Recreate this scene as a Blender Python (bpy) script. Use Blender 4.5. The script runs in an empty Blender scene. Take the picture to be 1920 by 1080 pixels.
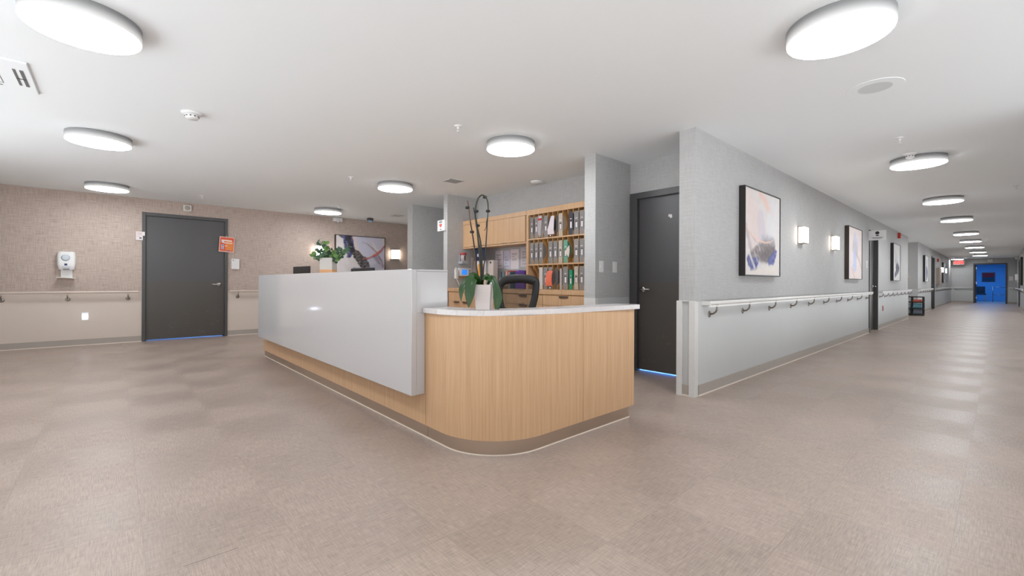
import bpy, math, random
import numpy as np
from mathutils import Vector, Matrix
random.seed(7)
PI = math.pi
scene = bpy.context.scene
COL = scene.collection

# ------------------------------------------------------------------ camera
H = 2.44; CAMH = 1.03
AZ = 0.83708; ROLL = 0.00398; FPX = 825.0; CY = 529.56
fw = Vector((math.cos(AZ), math.sin(AZ), 0)); rt = Vector((math.sin(AZ), -math.cos(AZ), 0)); up = Vector((0, 0, 1))
cam_r = math.cos(ROLL) * rt + math.sin(ROLL) * up
cam_u = -math.sin(ROLL) * rt + math.cos(ROLL) * up
cd = bpy.data.cameras.new('camera'); cam = bpy.data.objects.new('camera', cd); COL.objects.link(cam)
cam.matrix_world = Matrix(((cam_r.x, cam_u.x, -fw.x, 0), (cam_r.y, cam_u.y, -fw.y, 0), (cam_r.z, cam_u.z, -fw.z, CAMH), (0, 0, 0, 1)))
cd.sensor_width = 36; cd.lens = FPX / 1920 * 36; cd.shift_y = -(540 - CY) / 1920
cd.clip_start = 0.02; cd.clip_end = 200
scene.camera = cam

# ------------------------------------------------------------------ world and exposure
w = bpy.data.worlds.new('world'); scene.world = w; w.use_nodes = True
# dim sky over a brighter lower half, made up to light the ceilings
wn = w.node_tree; tc = wn.nodes.new('ShaderNodeTexCoord'); sx = wn.nodes.new('ShaderNodeSeparateXYZ'); gt = wn.nodes.new('ShaderNodeMapRange')
wn.links.new(tc.outputs['Generated'], sx.inputs[0]); wn.links.new(sx.outputs[2], gt.inputs[0])
gt.inputs[1].default_value = -0.02; gt.inputs[2].default_value = 0.02; gt.inputs[3].default_value = 4.0; gt.inputs[4].default_value = 0.8
wn.nodes['Background'].inputs[0].default_value = (0.93, 0.965, 1.0, 1)
wn.links.new(gt.outputs[0], wn.nodes['Background'].inputs[1])
scene.view_settings.view_transform = 'Standard'; scene.view_settings.look = 'None'
scene.view_settings.exposure = 0.08; scene.view_settings.gamma = 1.0
scene.view_settings.use_curve_mapping = False
XL, YF = -2.2, -2.6      # unseen hall walls, glazing added for light, left of and behind the camera
def portal(c, sx, sy, rot):
    l = bpy.data.lights.new('daylight_portal', 'AREA'); l.shape = 'RECTANGLE'; l.size = sx; l.size_y = sy; l.cycles.is_portal = True
    o = bpy.data.objects.new('daylight_portal', l); COL.objects.link(o); o.location = c; o.rotation_euler = rot; return o
portal((XL - 0.06, 2.4, 1.22), 2.1, 9.8, (0, -math.pi / 2, 0))
portal((1.9, YF - 0.06, 1.22), 8.0, 2.1, (math.pi / 2, 0, 0))
portal((15.2, -0.66, 0.825), 19.4, 1.4, (math.pi / 2, 0, 0))
LAMP = 32.0          # radiance of the round ceiling lamps
SCONCE = 12.0

# ------------------------------------------------------------------ material helpers
def lin(c):
    return tuple(((v / 255) / 12.92 if v / 255 <= 0.04045 else ((v / 255 + 0.055) / 1.055) ** 2.4) for v in c)
class NT:
    def __init__(s, name):
        s.m = bpy.data.materials.new(name); s.m.use_nodes = True; s.t = s.m.node_tree
        s.b = s.t.nodes['Principled BSDF']; s.out = s.t.nodes['Material Output']
    def n(s, kind, **kw):
        nd = s.t.nodes.new(kind)
        for k, v in kw.items(): setattr(nd, k, v)
        return nd
    def link(s, a, b): s.t.links.new(a, b)
    def math(s, op, a, b=None, c=None):
        nd = s.n('ShaderNodeMath', operation=op)
        for i, v in enumerate((a, b, c)):
            if v is None: continue
            if isinstance(v, (int, float)): nd.inputs[i].default_value = v
            else: s.link(v, nd.inputs[i])
        return nd.outputs[0]
    def comb(s, x, y, z=0.0):
        nd = s.n('ShaderNodeCombineXYZ')
        for i, v in enumerate((x, y, z)):
            if isinstance(v, (int, float)): nd.inputs[i].default_value = v
            else: s.link(v, nd.inputs[i])
        return nd.outputs[0]
    def pos(s, obj=False):
        if obj: o = s.n('ShaderNodeTexCoord').outputs['Object']
        else: o = s.n('ShaderNodeNewGeometry').outputs['Position']
        sp = s.n('ShaderNodeSeparateXYZ'); s.link(o, sp.inputs[0]); return sp.outputs
    def noise(s, vec, scale=1.0, detail=2.0, rough=0.5):
        nd = s.n('ShaderNodeTexNoise'); nd.inputs['Scale'].default_value = scale
        nd.inputs['Detail'].default_value = detail; nd.inputs['Roughness'].default_value = rough
        if vec is not None: s.link(vec, nd.inputs['Vector'])
        return nd.outputs['Fac']
    def mix(s, f, a, b, mode='MIX'):
        nd = s.n('ShaderNodeMix', data_type='RGBA', blend_type=mode, clamp_factor=True)
        for i, v in ((0, f), (6, a), (7, b)):
            if isinstance(v, (int, float)): nd.inputs[i].default_value = v
            elif isinstance(v, tuple): nd.inputs[i].default_value = (*v[:3], 1)
            else: s.link(v, nd.inputs[i])
        return nd.outputs[2]
    def scale_col(s, col, f):       # col * f
        nd = s.n('ShaderNodeVectorMath', operation='SCALE')
        if isinstance(col, tuple): nd.inputs[0].default_value = col[:3]
        else: s.link(col, nd.inputs[0])
        if isinstance(f, (int, float)): nd.inputs['Scale'].default_value = f
        else: s.link(f, nd.inputs['Scale'])
        return nd.outputs[0]
    def bump(s, hgt, strength=0.2, dist=0.002):
        nd = s.n('ShaderNodeBump'); nd.inputs['Strength'].default_value = strength; nd.inputs['Distance'].default_value = dist
        s.link(hgt, nd.inputs['Height']); s.link(nd.outputs[0], s.b.inputs['Normal'])
def basic(name, rgb, rough=0.5, metal=0.0, spec=0.5, var=0.04, nscale=14.0, emit=None, es=0.0):
    s = NT(name); s.b.inputs['Roughness'].default_value = rough; s.b.inputs['Metallic'].default_value = metal
    s.b.inputs['Specular IOR Level'].default_value = spec
    c = lin(rgb); n = s.noise(s.n('ShaderNodeTexCoord').outputs['Object'], nscale)
    f = s.math('MULTIPLY_ADD', n, var * 2, 1 - var)
    s.link(s.scale_col(c, f), s.b.inputs['Base Color'])
    if emit:
        s.b.inputs['Emission Color'].default_value = (*lin(emit), 1); s.b.inputs['Emission Strength'].default_value = es
    return s.m
def emitter(name, rgb, strength):
    return basic(name, (225, 225, 222), 0.5, emit=rgb, es=strength)
def wallcover(name, up_rgb, low_rgb, amp=0.55):
    s = NT(name); X, Y, Z = s.pos(); u = s.math('ADD', X, Y)
    n1 = s.noise(s.comb(s.math('MULTIPLY', u, 95), s.math('MULTIPLY', Z, 7)), 1.0, 1.0)
    n2 = s.noise(s.comb(s.math('MULTIPLY', u, 7), s.math('MULTIPLY', Z, 95), 7.0), 1.0, 1.0)
    n3 = s.noise(s.comb(s.math('MULTIPLY', u, 2.2), s.math('MULTIPLY', Z, 2.2), 3.0), 1.0, 2.0)
    t = s.math('ADD', s.math('MULTIPLY', s.math('SUBTRACT', n1, 0.5), amp), s.math('MULTIPLY', s.math('SUBTRACT', n2, 0.5), amp * 1.15))
    t = s.math('ADD', t, s.math('MULTIPLY', s.math('SUBTRACT', n3, 0.5), 0.12))
    f = s.math('ADD', t, 1.0)
    hi = s.math('GREATER_THAN', Z, 0.862)
    lo = s.scale_col(lin(low_rgb), s.math('MULTIPLY_ADD', n3, 0.05, 0.975))
    s.link(s.mix(hi, lo, s.scale_col(lin(up_rgb), f)), s.b.inputs['Base Color'])
    s.link(s.math('MULTIPLY_ADD', hi, 0.28, 0.45), s.b.inputs['Roughness'])
    s.bump(s.math('MULTIPLY', t, hi), 0.25, 0.003)
    return s.m
def wood(name, rgb, mode='u', dark=0.80):
    s = NT(name)
    X, Y, Z = s.pos(obj=(mode == 'obj'))
    if mode == 'u': u = s.math('SUBTRACT', X, Y)
    elif mode == 'obj': u = s.math('SUBTRACT', X, Y)
    else: u = X
    wob = s.math('MULTIPLY', s.noise(s.comb(s.math('MULTIPLY', u, 3), s.math('MULTIPLY', Z, 1.2)), 1.0), 0.05)
    uu = s.math('ADD', u, wob)
    n1 = s.noise(s.comb(s.math('MULTIPLY', uu, 260), s.math('MULTIPLY', Z, 3.0)), 1.0, 2.0, 0.6)
    n2 = s.noise(s.comb(s.math('MULTIPLY', uu, 45), s.math('MULTIPLY', Z, 0.8), 4.0), 1.0, 2.0)
    f = s.math('ADD', s.math('MULTIPLY', n1, 0.6), s.math('MULTIPLY', n2, 0.4))
    a = lin(rgb); b = tuple(v * k for v, k in zip(a, (dark, dark * 0.93, dark * 0.85)))
    mr = s.n('ShaderNodeMapRange'); s.link(f, mr.inputs[0]); mr.inputs[1].default_value = 0.36; mr.inputs[2].default_value = 0.64
    s.link(s.mix(mr.outputs[0], b, a), s.b.inputs['Base Color'])
    s.b.inputs['Roughness'].default_value = 0.42
    return s.m

M = {}
M['ceiling'] = basic('ceiling_paint', (245, 249, 251), 0.9, var=0.006, nscale=0.7)
M['wall_grey'] = wallcover('grey_woven_wallcovering', (179, 178, 177), (198, 199, 198), 0.23)
M['wall_taupe'] = wallcover('taupe_woven_wallcovering', (185, 168, 157), (214, 200, 188), 0.5)
M['wall_blue'] = basic('pale_room_paint', (104, 164, 206), 0.7)
M['wall_plain'] = basic('plain_wall_paint', (214, 212, 208), 0.7)
M['base'] = basic('taupe_cove_base', (172, 163, 154), 0.45)
M['caulk'] = basic('cream_caulk', (232, 220, 208), 0.6)
M['guard'] = basic('white_corner_guard', (214, 212, 209), 0.35)
M['rail_white'] = basic('off_white_rail', (226, 224, 220), 0.32)
M['rail_tan'] = basic('tan_rail', (206, 190, 178), 0.35)
M['steel'] = basic('satin_steel', (150, 142, 134), 0.3, 1.0)
M['chrome'] = basic('bright_steel', (205, 203, 200), 0.18, 1.0)
M['door'] = None
M['frame_dk'] = basic('dark_grey_frame', (78, 77, 77), 0.38)
def m_side():
    # opal drum side: glows at its lower lip where the diffuser wraps round
    s = NT('lamp_housing'); X, Y, Z = s.pos(obj=True)
    s.b.inputs['Base Color'].default_value = (*lin((150, 150, 150)), 1); s.b.inputs['Roughness'].default_value = 0.5
    s.b.inputs['Emission Color'].default_value = (1, 0.99, 0.98, 1)
    mr = s.n('ShaderNodeMapRange'); s.link(Z, mr.inputs[0])
    for i, v in ((1, -0.074), (2, -0.015), (3, 1.0), (4, 0.0)): mr.inputs[i].default_value = v
    s.link(s.math('MULTIPLY', s.math('POWER', mr.outputs[0], 1.6), 0.62), s.b.inputs['Emission Strength']); return s.m
M['lamp_side'] = m_side()
M['lamp_face'] = emitter('lamp_diffuser', (247, 252, 255), LAMP)
M['sconce_face'] = emitter('sconce_diffuser', (255, 240, 224), SCONCE)
M['white'] = basic('white_plastic', (232, 231, 230), 0.4)
M['offwhite'] = basic('off_white_plastic', (222, 217, 208), 0.45)
M['black'] = basic('black_plastic', (30, 29, 29), 0.45)
M['frame_bk'] = basic('black_picture_frame', (34, 29, 26), 0.45)
M['paper'] = basic('white_paper', (228, 222, 222), 0.85)
M['ink'] = basic('grey_print', (120, 116, 122), 0.9)
M['red'] = basic('red_plastic', (196, 52, 40), 0.45)
M['charcoal'] = basic('charcoal_fabric', (38, 38, 42), 0.8)
def m_door():
    s = NT('dark_door_laminate'); X, Y, Z = s.pos()
    n = s.noise(s.comb(s.math('MULTIPLY', s.math('ADD', X, Y), 3), s.math('MULTIPLY', Z, 2)), 1.0, 3.0)
    hi = s.math('GREATER_THAN', Z, 1.035)
    c = s.mix(hi, lin((84, 79, 75)), lin((82, 80, 82)))
    sc = s.n('ShaderNodeTexNoise'); sc.inputs['Scale'].default_value = 3.0; sc.inputs['Detail'].default_value = 6.0; sc.inputs['Distortion'].default_value = 2.5
    s.link(s.comb(s.math('ADD', X, Y), Z), sc.inputs['Vector'])
    scuff = s.math('MULTIPLY', s.math('LESS_THAN', s.math('ABSOLUTE', s.math('SUBTRACT', sc.outputs['Fac'], 0.66)), 0.004), s.math('LESS_THAN', Z, 0.55))
    c = s.mix(s.math('MULTIPLY', scuff, 0.35), c, lin((150, 145, 140)))
    s.link(s.scale_col(c, s.math('MULTIPLY_ADD', n, 0.16, 0.92)), s.b.inputs['Base Color']); s.b.inputs['Roughness'].default_value = 0.36
    return s.m
M['door'] = m_door()
def m_floor():
    s = NT('woven_vinyl_tile'); X, Y, Z = s.pos(); T = 0.4575
    fx = s.math('DIVIDE', s.math('SUBTRACT', X, 0.085), T); fy = s.math('DIVIDE', s.math('SUBTRACT', Y, 1.04), T)
    ix = s.math('FLOOR', fx); iy = s.math('FLOOR', fy)
    par = s.math('FLOORED_MODULO', s.math('ADD', ix, iy), 2.0)
    def streak(a, b, seed):
        v = s.comb(s.math('MULTIPLY', X, a), s.math('MULTIPLY', Y, b), seed)
        return s.noise(v, 1.0, 2.0, 0.6)
    A = s.math('ADD', s.math('MULTIPLY', streak(230, 14, 0.0), 0.6), s.math('MULTIPLY', streak(14, 200, 5.0), 0.4))
    B = s.math('ADD', s.math('MULTIPLY', streak(14, 230, 9.0), 0.6), s.math('MULTIPLY', streak(200, 14, 13.0), 0.4))
    st = s.math('ADD', s.math('MULTIPLY', A, par), s.math('MULTIPLY', B, s.math('SUBTRACT', 1.0, par)))
    big = s.noise(s.comb(s.math('MULTIPLY', X, 2.2), s.math('MULTIPLY', Y, 2.2)), 1.0, 4.0, 0.6)
    wn = s.n('ShaderNodeTexWhiteNoise', noise_dimensions='2D'); s.link(s.comb(ix, iy), wn.inputs['Vector'])
    f = s.math('ADD', s.math('MULTIPLY', s.math('SUBTRACT', st, 0.5), 1.5), 1.0)
    f = s.math('ADD', f, s.math('MULTIPLY', s.math('SUBTRACT', big, 0.5), 0.24))
    f = s.math('ADD', f, s.math('MULTIPLY', s.math('SUBTRACT', wn.outputs['Value'], 0.5), 0.05))
    f = s.math('ADD', f, s.math('MULTIPLY', s.math('SUBTRACT', par, 0.5), 0.065))  # directional sheen put into the colour: alternate tiles lighter
    def edge(v):
        fr = s.math('FRACT', v); return s.math('MINIMUM', fr, s.math('SUBTRACT', 1.0, fr))
    seam = s.math('LESS_THAN', s.math('MINIMUM', edge(fx), edge(fy)), 0.0035)
    def near(v, c, d): return s.math('LESS_THAN', s.math('ABSOLUTE', s.math('SUBTRACT', v, c)), d)
    # one opened seam, drawn as a dark line
    gap = s.math('MULTIPLY', near(s.math('ADD', X, 0.0), 0.27, 0.085), near(Y, s.math('ADD', 1.968, s.math('MULTIPLY', s.noise(s.comb(s.math('MULTIPLY', X, 40), 0.0), 1.0), 0.004)), 0.0016))
    f = s.math('MULTIPLY', f, s.math('MULTIPLY_ADD', seam, -0.13, 1.0)); f = s.math('MULTIPLY', f, s.math('MULTIPLY_ADD', gap, -0.7, 1.0))
    s.link(s.scale_col(lin((163, 146, 135)), f), s.b.inputs['Base Color'])
    s.link(s.math('ADD', s.math('MULTIPLY_ADD', par, 0.08, 0.36), s.math('MULTIPLY', big, 0.01)), s.b.inputs['Roughness'])
    s.b.inputs['Specular IOR Level'].default_value = 0.5
    s.bump(st, 0.22, 0.0015)
    return s.m
M['floor'] = m_floor()
M['wood'] = wood('light_oak_laminate', (212, 174, 136), 'u')
M['wood_in'] = wood('honey_oak_interior', (205, 160, 105), 'u', 0.75)
def m_quartz():
    s = NT('white_quartz'); co = s.n('ShaderNodeTexCoord').outputs['Object']
    n = s.n('ShaderNodeTexNoise'); n.inputs['Scale'].default_value = 6; n.inputs['Detail'].default_value = 6; n.inputs['Distortion'].default_value = 1.6; s.link(co, n.inputs['Vector'])
    v = s.math('LESS_THAN', s.math('ABSOLUTE', s.math('SUBTRACT', n.outputs['Fac'], 0.5)), 0.012)
    s.link(s.mix(s.math('MULTIPLY', v, 0.25), lin((208, 203, 201)), lin((170, 165, 166))), s.b.inputs['Base Color']); s.b.inputs['Roughness'].default_value = 0.22
    return s.m
M['quartz'] = m_quartz()
M['panel'] = basic('white_solid_surface', (194, 191, 191), 0.085, var=0.012, nscale=1.5)
def m_brushed():
    s = NT('brushed_steel_kick'); X, Y, Z = s.pos()
    n = s.noise(s.comb(s.math('MULTIPLY', s.math('SUBTRACT', X, Y), 4), s.math('MULTIPLY', Z, 400)), 1.0, 2.0)
    s.link(s.scale_col(lin((204, 188, 172)), s.math('MULTIPLY_ADD', n, 0.25, 0.87)), s.b.inputs['Base Color'])
    s.b.inputs['Metallic'].default_value = 1.0; s.b.inputs['Roughness'].default_value = 0.24
    return s.m
M['kick'] = m_brushed()
def vcol_mat(name, rough=0.75):
    s = NT(name); a = s.n('ShaderNodeAttribute', attribute_name='Col'); s.link(a.outputs['Color'], s.b.inputs['Base Color'])
    s.b.inputs['Roughness'].default_value = rough; return s.m
M['paint'] = vcol_mat('acrylic_paint')

# ------------------------------------------------------------------ mesh helpers
class MB:
    def __init__(s): s.v = []; s.f = []; s.sm = []
    def add(s, vs, fs, smooth=False):
        b = len(s.v); s.v += [tuple(v) for v in vs]; s.f += [tuple(i + b for i in f) for f in fs]; s.sm += [smooth] * len(fs); return s
    def box(s, x0, x1, y0, y1, z0, z1):
        if x0 > x1: x0, x1 = x1, x0
        if y0 > y1: y0, y1 = y1, y0
        if z0 > z1: z0, z1 = z1, z0
        return s.add([(x, y, z) for z in (z0, z1) for x, y in ((x0, y0), (x1, y0), (x1, y1), (x0, y1))],
              [(3, 2, 1, 0), (4, 5, 6, 7), (0, 1, 5, 4), (1, 2, 6, 5), (2, 3, 7, 6), (3, 0, 4, 7)])
    def prism(s, poly, z0, z1, smooth=False):   # poly counter-clockwise in plan
        n = len(poly)
        s.add([(x, y, z0) for x, y in poly], [tuple(range(n))[::-1]])
        s.add([(x, y, z1) for x, y in poly], [tuple(range(n))])
        return s.add([(x, y, z0) for x, y in poly] + [(x, y, z1) for x, y in poly], [(i, (i + 1) % n, n + (i + 1) % n, n + i) for i in range(n)], smooth)
    def lathe(s, prof, c=(0, 0, 0), n=32, smooth=True, axis='z', caps=True):
        vs = []; k = len(prof)
        for i in range(n):
            a = 2 * PI * i / n
            for r, h in prof:
                p = (r * math.cos(a), r * math.sin(a), h)
                if axis == 'x': p = (p[2], p[0], p[1])
                if axis == 'y': p = (p[1], p[2], p[0])
                vs.append((p[0] + c[0], p[1] + c[1], p[2] + c[2]))
        fs = [(i * k + j, ((i + 1) % n) * k + j, ((i + 1) % n) * k + j + 1, i * k + j + 1) for i in range(n) for j in range(k - 1)]
        s.add(vs, fs, smooth)
        if caps:
            b = len(s.v) - n * k
            for j, rev in ((0, True), (k - 1, False)):
                if prof[j][0] > 1e-6:
                    f = [b + i * k + j for i in range(n)]
                    s.f.append(tuple(f[::-1] if rev else f)); s.sm.append(False)
        return s
    def tube(s, pts, r, n=10, close=True):
        pts = [Vector(p) for p in pts]; rs = r if isinstance(r, (list, tuple)) else [r] * len(pts)
        rings = []; prev = None
        for i, p in enumerate(pts):
            d = (pts[min(i + 1, len(pts) - 1)] - pts[max(i - 1, 0)]).normalized()
            if prev is None:
                a = d.orthogonal().normalized()
            else:
                a = (prev - d * prev.dot(d)); a = a.normalized() if a.length > 1e-6 else d.orthogonal().normalized()
            prev = a; b = d.cross(a)
            rings.append([p + (a * math.cos(2 * PI * k / n) + b * math.sin(2 * PI * k / n)) * rs[i] for k in range(n)])
        vs = [v for r_ in rings for v in r_]
        fs = [(i * n + k, i * n + (k + 1) % n, (i + 1) * n + (k + 1) % n, (i + 1) * n + k) for i in range(len(pts) - 1) for k in range(n)]
        s.add(vs, fs, True)
        b0 = len(s.v) - len(vs); e = b0 + (len(pts) - 1) * n
        s.f += [tuple(range(b0, b0 + n))[::-1], tuple(range(e, e + n))]; s.sm += [False, False]
        return s
    def quad(s, a, b, c, d): return s.add([a, b, c, d], [(0, 1, 2, 3)])
    def merge(s, o, mat=None):
        vs = [tuple(mat @ Vector(v)) for v in o.v] if mat is not None else o.v
        b = len(s.v); s.v += vs; s.f += [tuple(i + b for i in f) for f in o.f]; s.sm += o.sm; return s
    def build(s, name, mat, parent=None, bevel=0.0, seg=2, world=True, origin=None):
        me = bpy.data.meshes.new(name)
        off = Vector((0, 0, 0)); pw = Vector((0, 0, 0))
        if parent is not None and world:
            q = parent
            while q is not None: pw += q.location; q = q.parent
            off = pw
        if parent is None and origin is not None: off = Vector(origin)
        me.from_pydata([tuple(Vector(v) - off) for v in s.v], [], s.f)
        me.polygons.foreach_set('use_smooth', s.sm)
        me.materials.append(mat); me.update()
        o = bpy.data.objects.new(name, me); COL.objects.link(o)
        if parent is not None: o.parent = parent
        elif origin is not None: o.location = origin
        if bevel > 0:
            b = o.modifiers.new('bevel', 'BEVEL'); b.width = bevel; b.segments = seg; b.limit_method = 'ANGLE'; b.angle_limit = math.radians(40)
            b.harden_normals = False
        return o
def tag(o, label, cat, group=None):
    o['label'] = label; o['category'] = cat
    if group: o['group'] = group
    return o
def thing(name, label, cat, loc=(0, 0, 0), group=None):
    o = bpy.data.objects.new(name, None); COL.objects.link(o); o.location = loc; o.empty_display_size = 0.05
    return tag(o, label, cat, group)
def struct(o): o['kind'] = 'structure'; return o
def copy_tree(o, parent=None):
    c = o.copy(); COL.objects.link(c); c.parent = parent
    for ch in list(o.children): copy_tree(ch, c)
    return c
def dup(root, loc, label, rotz=None):
    r = copy_tree(root); r.location = loc; r['label'] = label
    if rotz is not None: r.rotation_euler = (0, 0, rotz)
    return r
def text_mesh(txt, size, name, mat, parent, world_m, bold=0.0):
    c = bpy.data.curves.new('txt', 'FONT'); c.body = txt; c.size = size; c.extrude = 0.0006; c.align_x = 'CENTER'; c.align_y = 'CENTER'; c.offset = bold
    o = bpy.data.objects.new('txt', c); COL.objects.link(o)
    dg = bpy.context.evaluated_depsgraph_get(); me = bpy.data.meshes.new_from_object(o.evaluated_get(dg)); me.name = name
    bpy.data.objects.remove(o); bpy.data.curves.remove(c)
    pw = Vector((0, 0, 0)); q = parent
    while q is not None: pw += q.location; q = q.parent
    me.transform(Matrix.Translation(-pw) @ world_m); me.materials.clear(); me.materials.append(mat)
    ob = bpy.data.objects.new(name, me); COL.objects.link(ob); ob.parent = parent; return ob
def face_minus_y(x, y, z):   # text facing -Y
    return Matrix.Translation((x, y, z)) @ Matrix.Rotation(PI / 2, 4, 'X')
def face_minus_x(x, y, z):   # text facing -X
    return Matrix.Translation((x, y, z)) @ Matrix.Rotation(-PI / 2, 4, 'Z') @ Matrix.Rotation(PI / 2, 4, 'X')

# ------------------------------------------------------------------ the setting
YB = 9.78; YW = 1.845; YR = -0.60
def wall(name, boxes, m):
    b = MB()
    for q in boxes: b.box(*q)
    return struct(b.build(name, m))
struct(MB().box(XL - 0.3, 42, YF - 0.3, 12.2, -0.1, 0).build('floor', M['floor']))
struct(MB().box(XL - 0.3, 42, YF - 0.3, 12.2, H, H + 0.1).build('ceiling', M['ceiling']))
wall('wall_back', [(XL - 0.12, 0.37, YB, YB + 0.12, 0, H), (1.54, 9.1, YB, YB + 0.12, 0, H), (0.37, 1.54, YB, YB + 0.12, 2.16, H)], M['wall_taupe'])
wall('wall_passage', [(4.0, 9.0, 7.14, 7.32, 0, H)], M['wall_grey'])
wall('wall_station', [(3.945, 4.56, 5.925, 6.035, 0, H), (4.56, 9.0, 5.925, 6.035, 0, H), (4.56, 4.68, 3.105, 5.925, 0, H)], M['wall_grey'])
wall('wall_stub', [(3.885, 4.56, 2.955, 3.105, 0, H)], M['wall_grey'])
wall('wall_recess', [(4.56, 4.66, 2.90, 3.105, 0, H), (4.56, 4.66, 1.93, 2.90, 2.04, H), (4.56, 4.66, 1.93, 1.96, 0, 2.04)], M['wall_grey'])
wall('wall_corridor', [(3.885, 11.78, YW, YW + 0.15, 0, H), (12.68, 17.6, YW, YW + 0.15, 0, H), (11.78, 12.68, YW, YW + 0.15, 2.12, H),
                       (17.45, 17.6, YW + 0.15, 5.0, 0, H), (20.0, 20.15, YW + 0.15, 5.0, 0, H), (17.6, 20.0, 5.0, 5.12, 0, 0.2), (17.6, 20.0, 5.0, 5.12, 2.3, H),  # unseen side hall end left open, added to let light in
                       (20.0, 24.28, YW, YW + 0.15, 0, H), (25.4, 35.0, YW, YW + 0.15, 0, H), (24.28, 25.4, YW, YW + 0.15, 2.12, H)], M['wall_grey'])
wall('wall_end', [(35.0, 35.12, YR - 0.12, -0.20, 0, H), (35.0, 35.12, 0.93, YW + 0.15, 0, H), (35.0, 35.12, -0.20, 0.93, 2.12, H)], M['wall_grey'])
wall('wall_right', [(5.37, 24.9, YR - 0.12, YR, 0, 0.15), (5.37, 24.9, YR - 0.12, YR, 1.50, H), (24.9, 35.0, YR - 0.12, YR, 0, H), (5.9, 6.0, YF - 0.12, YR - 0.12, 0, H)] + [(5.37 + q * 2.79, 5.5 + q * 2.79, YR - 0.12, YR, 0.15, 1.50) for q in range(7)], M['wall_grey'])
# unseen glazing added beside and behind the camera to let daylight in
YLS = [YF + 0.12 + (YB - YF - 0.12) * q / 5 for q in range(6)]
wall('wall_left', [(XL - 0.12, XL, YF - 0.12, YB + 0.12, 0, 0.12), (XL - 0.12, XL, YF - 0.12, YB + 0.12, 2.34, H)] + [(XL - 0.12, XL, y - 0.06, y + 0.06, 0.12, 2.34) for y in YLS[:-2]] + [(XL - 0.12, XL, YLS[-2] - 0.06, YB + 0.12, 0.12, 2.34)], M['wall_plain'])
XFS = [XL + 0.06, 0.5, 3.2, 5.94]
wall('wall_front', [(XL, 6.0, YF - 0.12, YF, 0, 0.12), (XL, 6.0, YF - 0.12, YF, 2.34, H)] + [(x - 0.06, x + 0.06, YF - 0.12, YF, 0.12, 2.34) for x in XFS], M['wall_plain'])
k = 0
for y0, y1 in zip(YLS[:-2], YLS[1:-1]):
    k += 1; b = MB(); b.box(XL - 0.09, XL - 0.05, y0 + 0.06, y1 - 0.06, 0.12, 0.16).box(XL - 0.09, XL - 0.05, y0 + 0.06, y1 - 0.06, 2.30, 2.34)
    for y in (y0 + 0.06, (y0 + y1) / 2 - 0.02, y1 - 0.1): b.box(XL - 0.09, XL - 0.05, y, y + 0.04, 0.16, 2.30)
    struct(b.build('window_%d' % k, M['frame_dk']))
for x0, x1 in zip(XFS[:-1], XFS[1:]):
    k += 1; b = MB(); b.box(x0 + 0.06, x1 - 0.06, YF - 0.09, YF - 0.05, 0.12, 0.16).box(x0 + 0.06, x1 - 0.06, YF - 0.09, YF - 0.05, 2.30, 2.34)
    for x in (x0 + 0.06, (x0 + x1) / 2 - 0.02, x1 - 0.1): b.box(x, x + 0.04, YF - 0.09, YF - 0.05, 0.16, 2.30)
    struct(b.build('window_%d' % k, M['frame_dk']))
for q in range(7):  # low corridor windows out of view, added to brighten the ceiling
    x0 = 5.5 + q * 2.79; x1 = x0 + 2.66
    k += 1; b = MB(); b.box(x0, x1, YR - 0.08, YR - 0.04, 0.15, 0.18).box(x0, x1, YR - 0.08, YR - 0.04, 1.47, 1.50)
    for x in (x0, (x0 + x1) / 2 - 0.02, x1 - 0.04): b.box(x, x + 0.04, YR - 0.08, YR - 0.04, 0.18, 1.47)
    struct(b.build('window_%d' % k, M['frame_dk']))
# skirting with its bright line of caulk
def skirt(name, segs):
    b = MB(); c = MB()
    for x0, x1, y0, y1 in segs:
        b.box(x0, x1, y0, y1, 0.012, 0.10)
        c.box(min(x0, x1) - 0.004, max(x0, x1) + 0.004, min(y0, y1) - 0.004, max(y0, y1) + 0.004, 0, 0.012)
    o = struct(b.build(name, M['base'])); c.build('caulk_line', M['caulk'], o, world=False); return o
skirt('baseboard_back', [(XL, 0.33, YB - 0.012, YB), (1.58, 9.0, YB - 0.012, YB)])
skirt('baseboard_corridor', [(3.95, 11.72, YW - 0.012, YW), (12.74, 17.57, YW - 0.012, YW), (20.03, 24.22, YW - 0.012, YW), (25.46, 35.0, YW - 0.012, YW)])
skirt('baseboard_post', [(3.873, 3.885, 1.88, 1.955)])
skirt('baseboard_end', [(34.988, 35.0, 0.99, YW - 0.02), (34.988, 35.0, YR + 0.01, -0.26)])
skirt('baseboard_right', [(5.4, 34.98, YR, YR + 0.012)])
# lower-wall corner guards on the post by the recess
b = MB()
b.prism([(3.862, 1.955), (3.8845, 1.955), (3.8845, 1.9955), (3.90, 1.9955), (3.90, 2.008), (3.862, 2.008)], 0, 0.862)
b.prism([(3.862, 1.832), (3.93, 1.832), (3.93, 1.8445), (3.8845, 1.8445), (3.8845, 1.888), (3.862, 1.888)], 0, 0.862)
struct(b.build('trim_1', M['guard'], bevel=0.003))
struct(MB().box(3.866, 3.885, 1.832, 2.008, 0.862, 0.868).build('trim_2', M['guard']))
struct(MB().prism([(3.872, 2.942), (3.925, 2.942), (3.925, 2.9545), (3.8845, 2.9545), (3.8845, 3.10), (3.872, 3.10)], 0, 0.862).build('trim_3', M['guard'], bevel=0.003))
struct(MB().box(17.57, 17.612, YW - 0.012, YW, 0.0, 0.862).build('trim_4', M['guard']))
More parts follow.
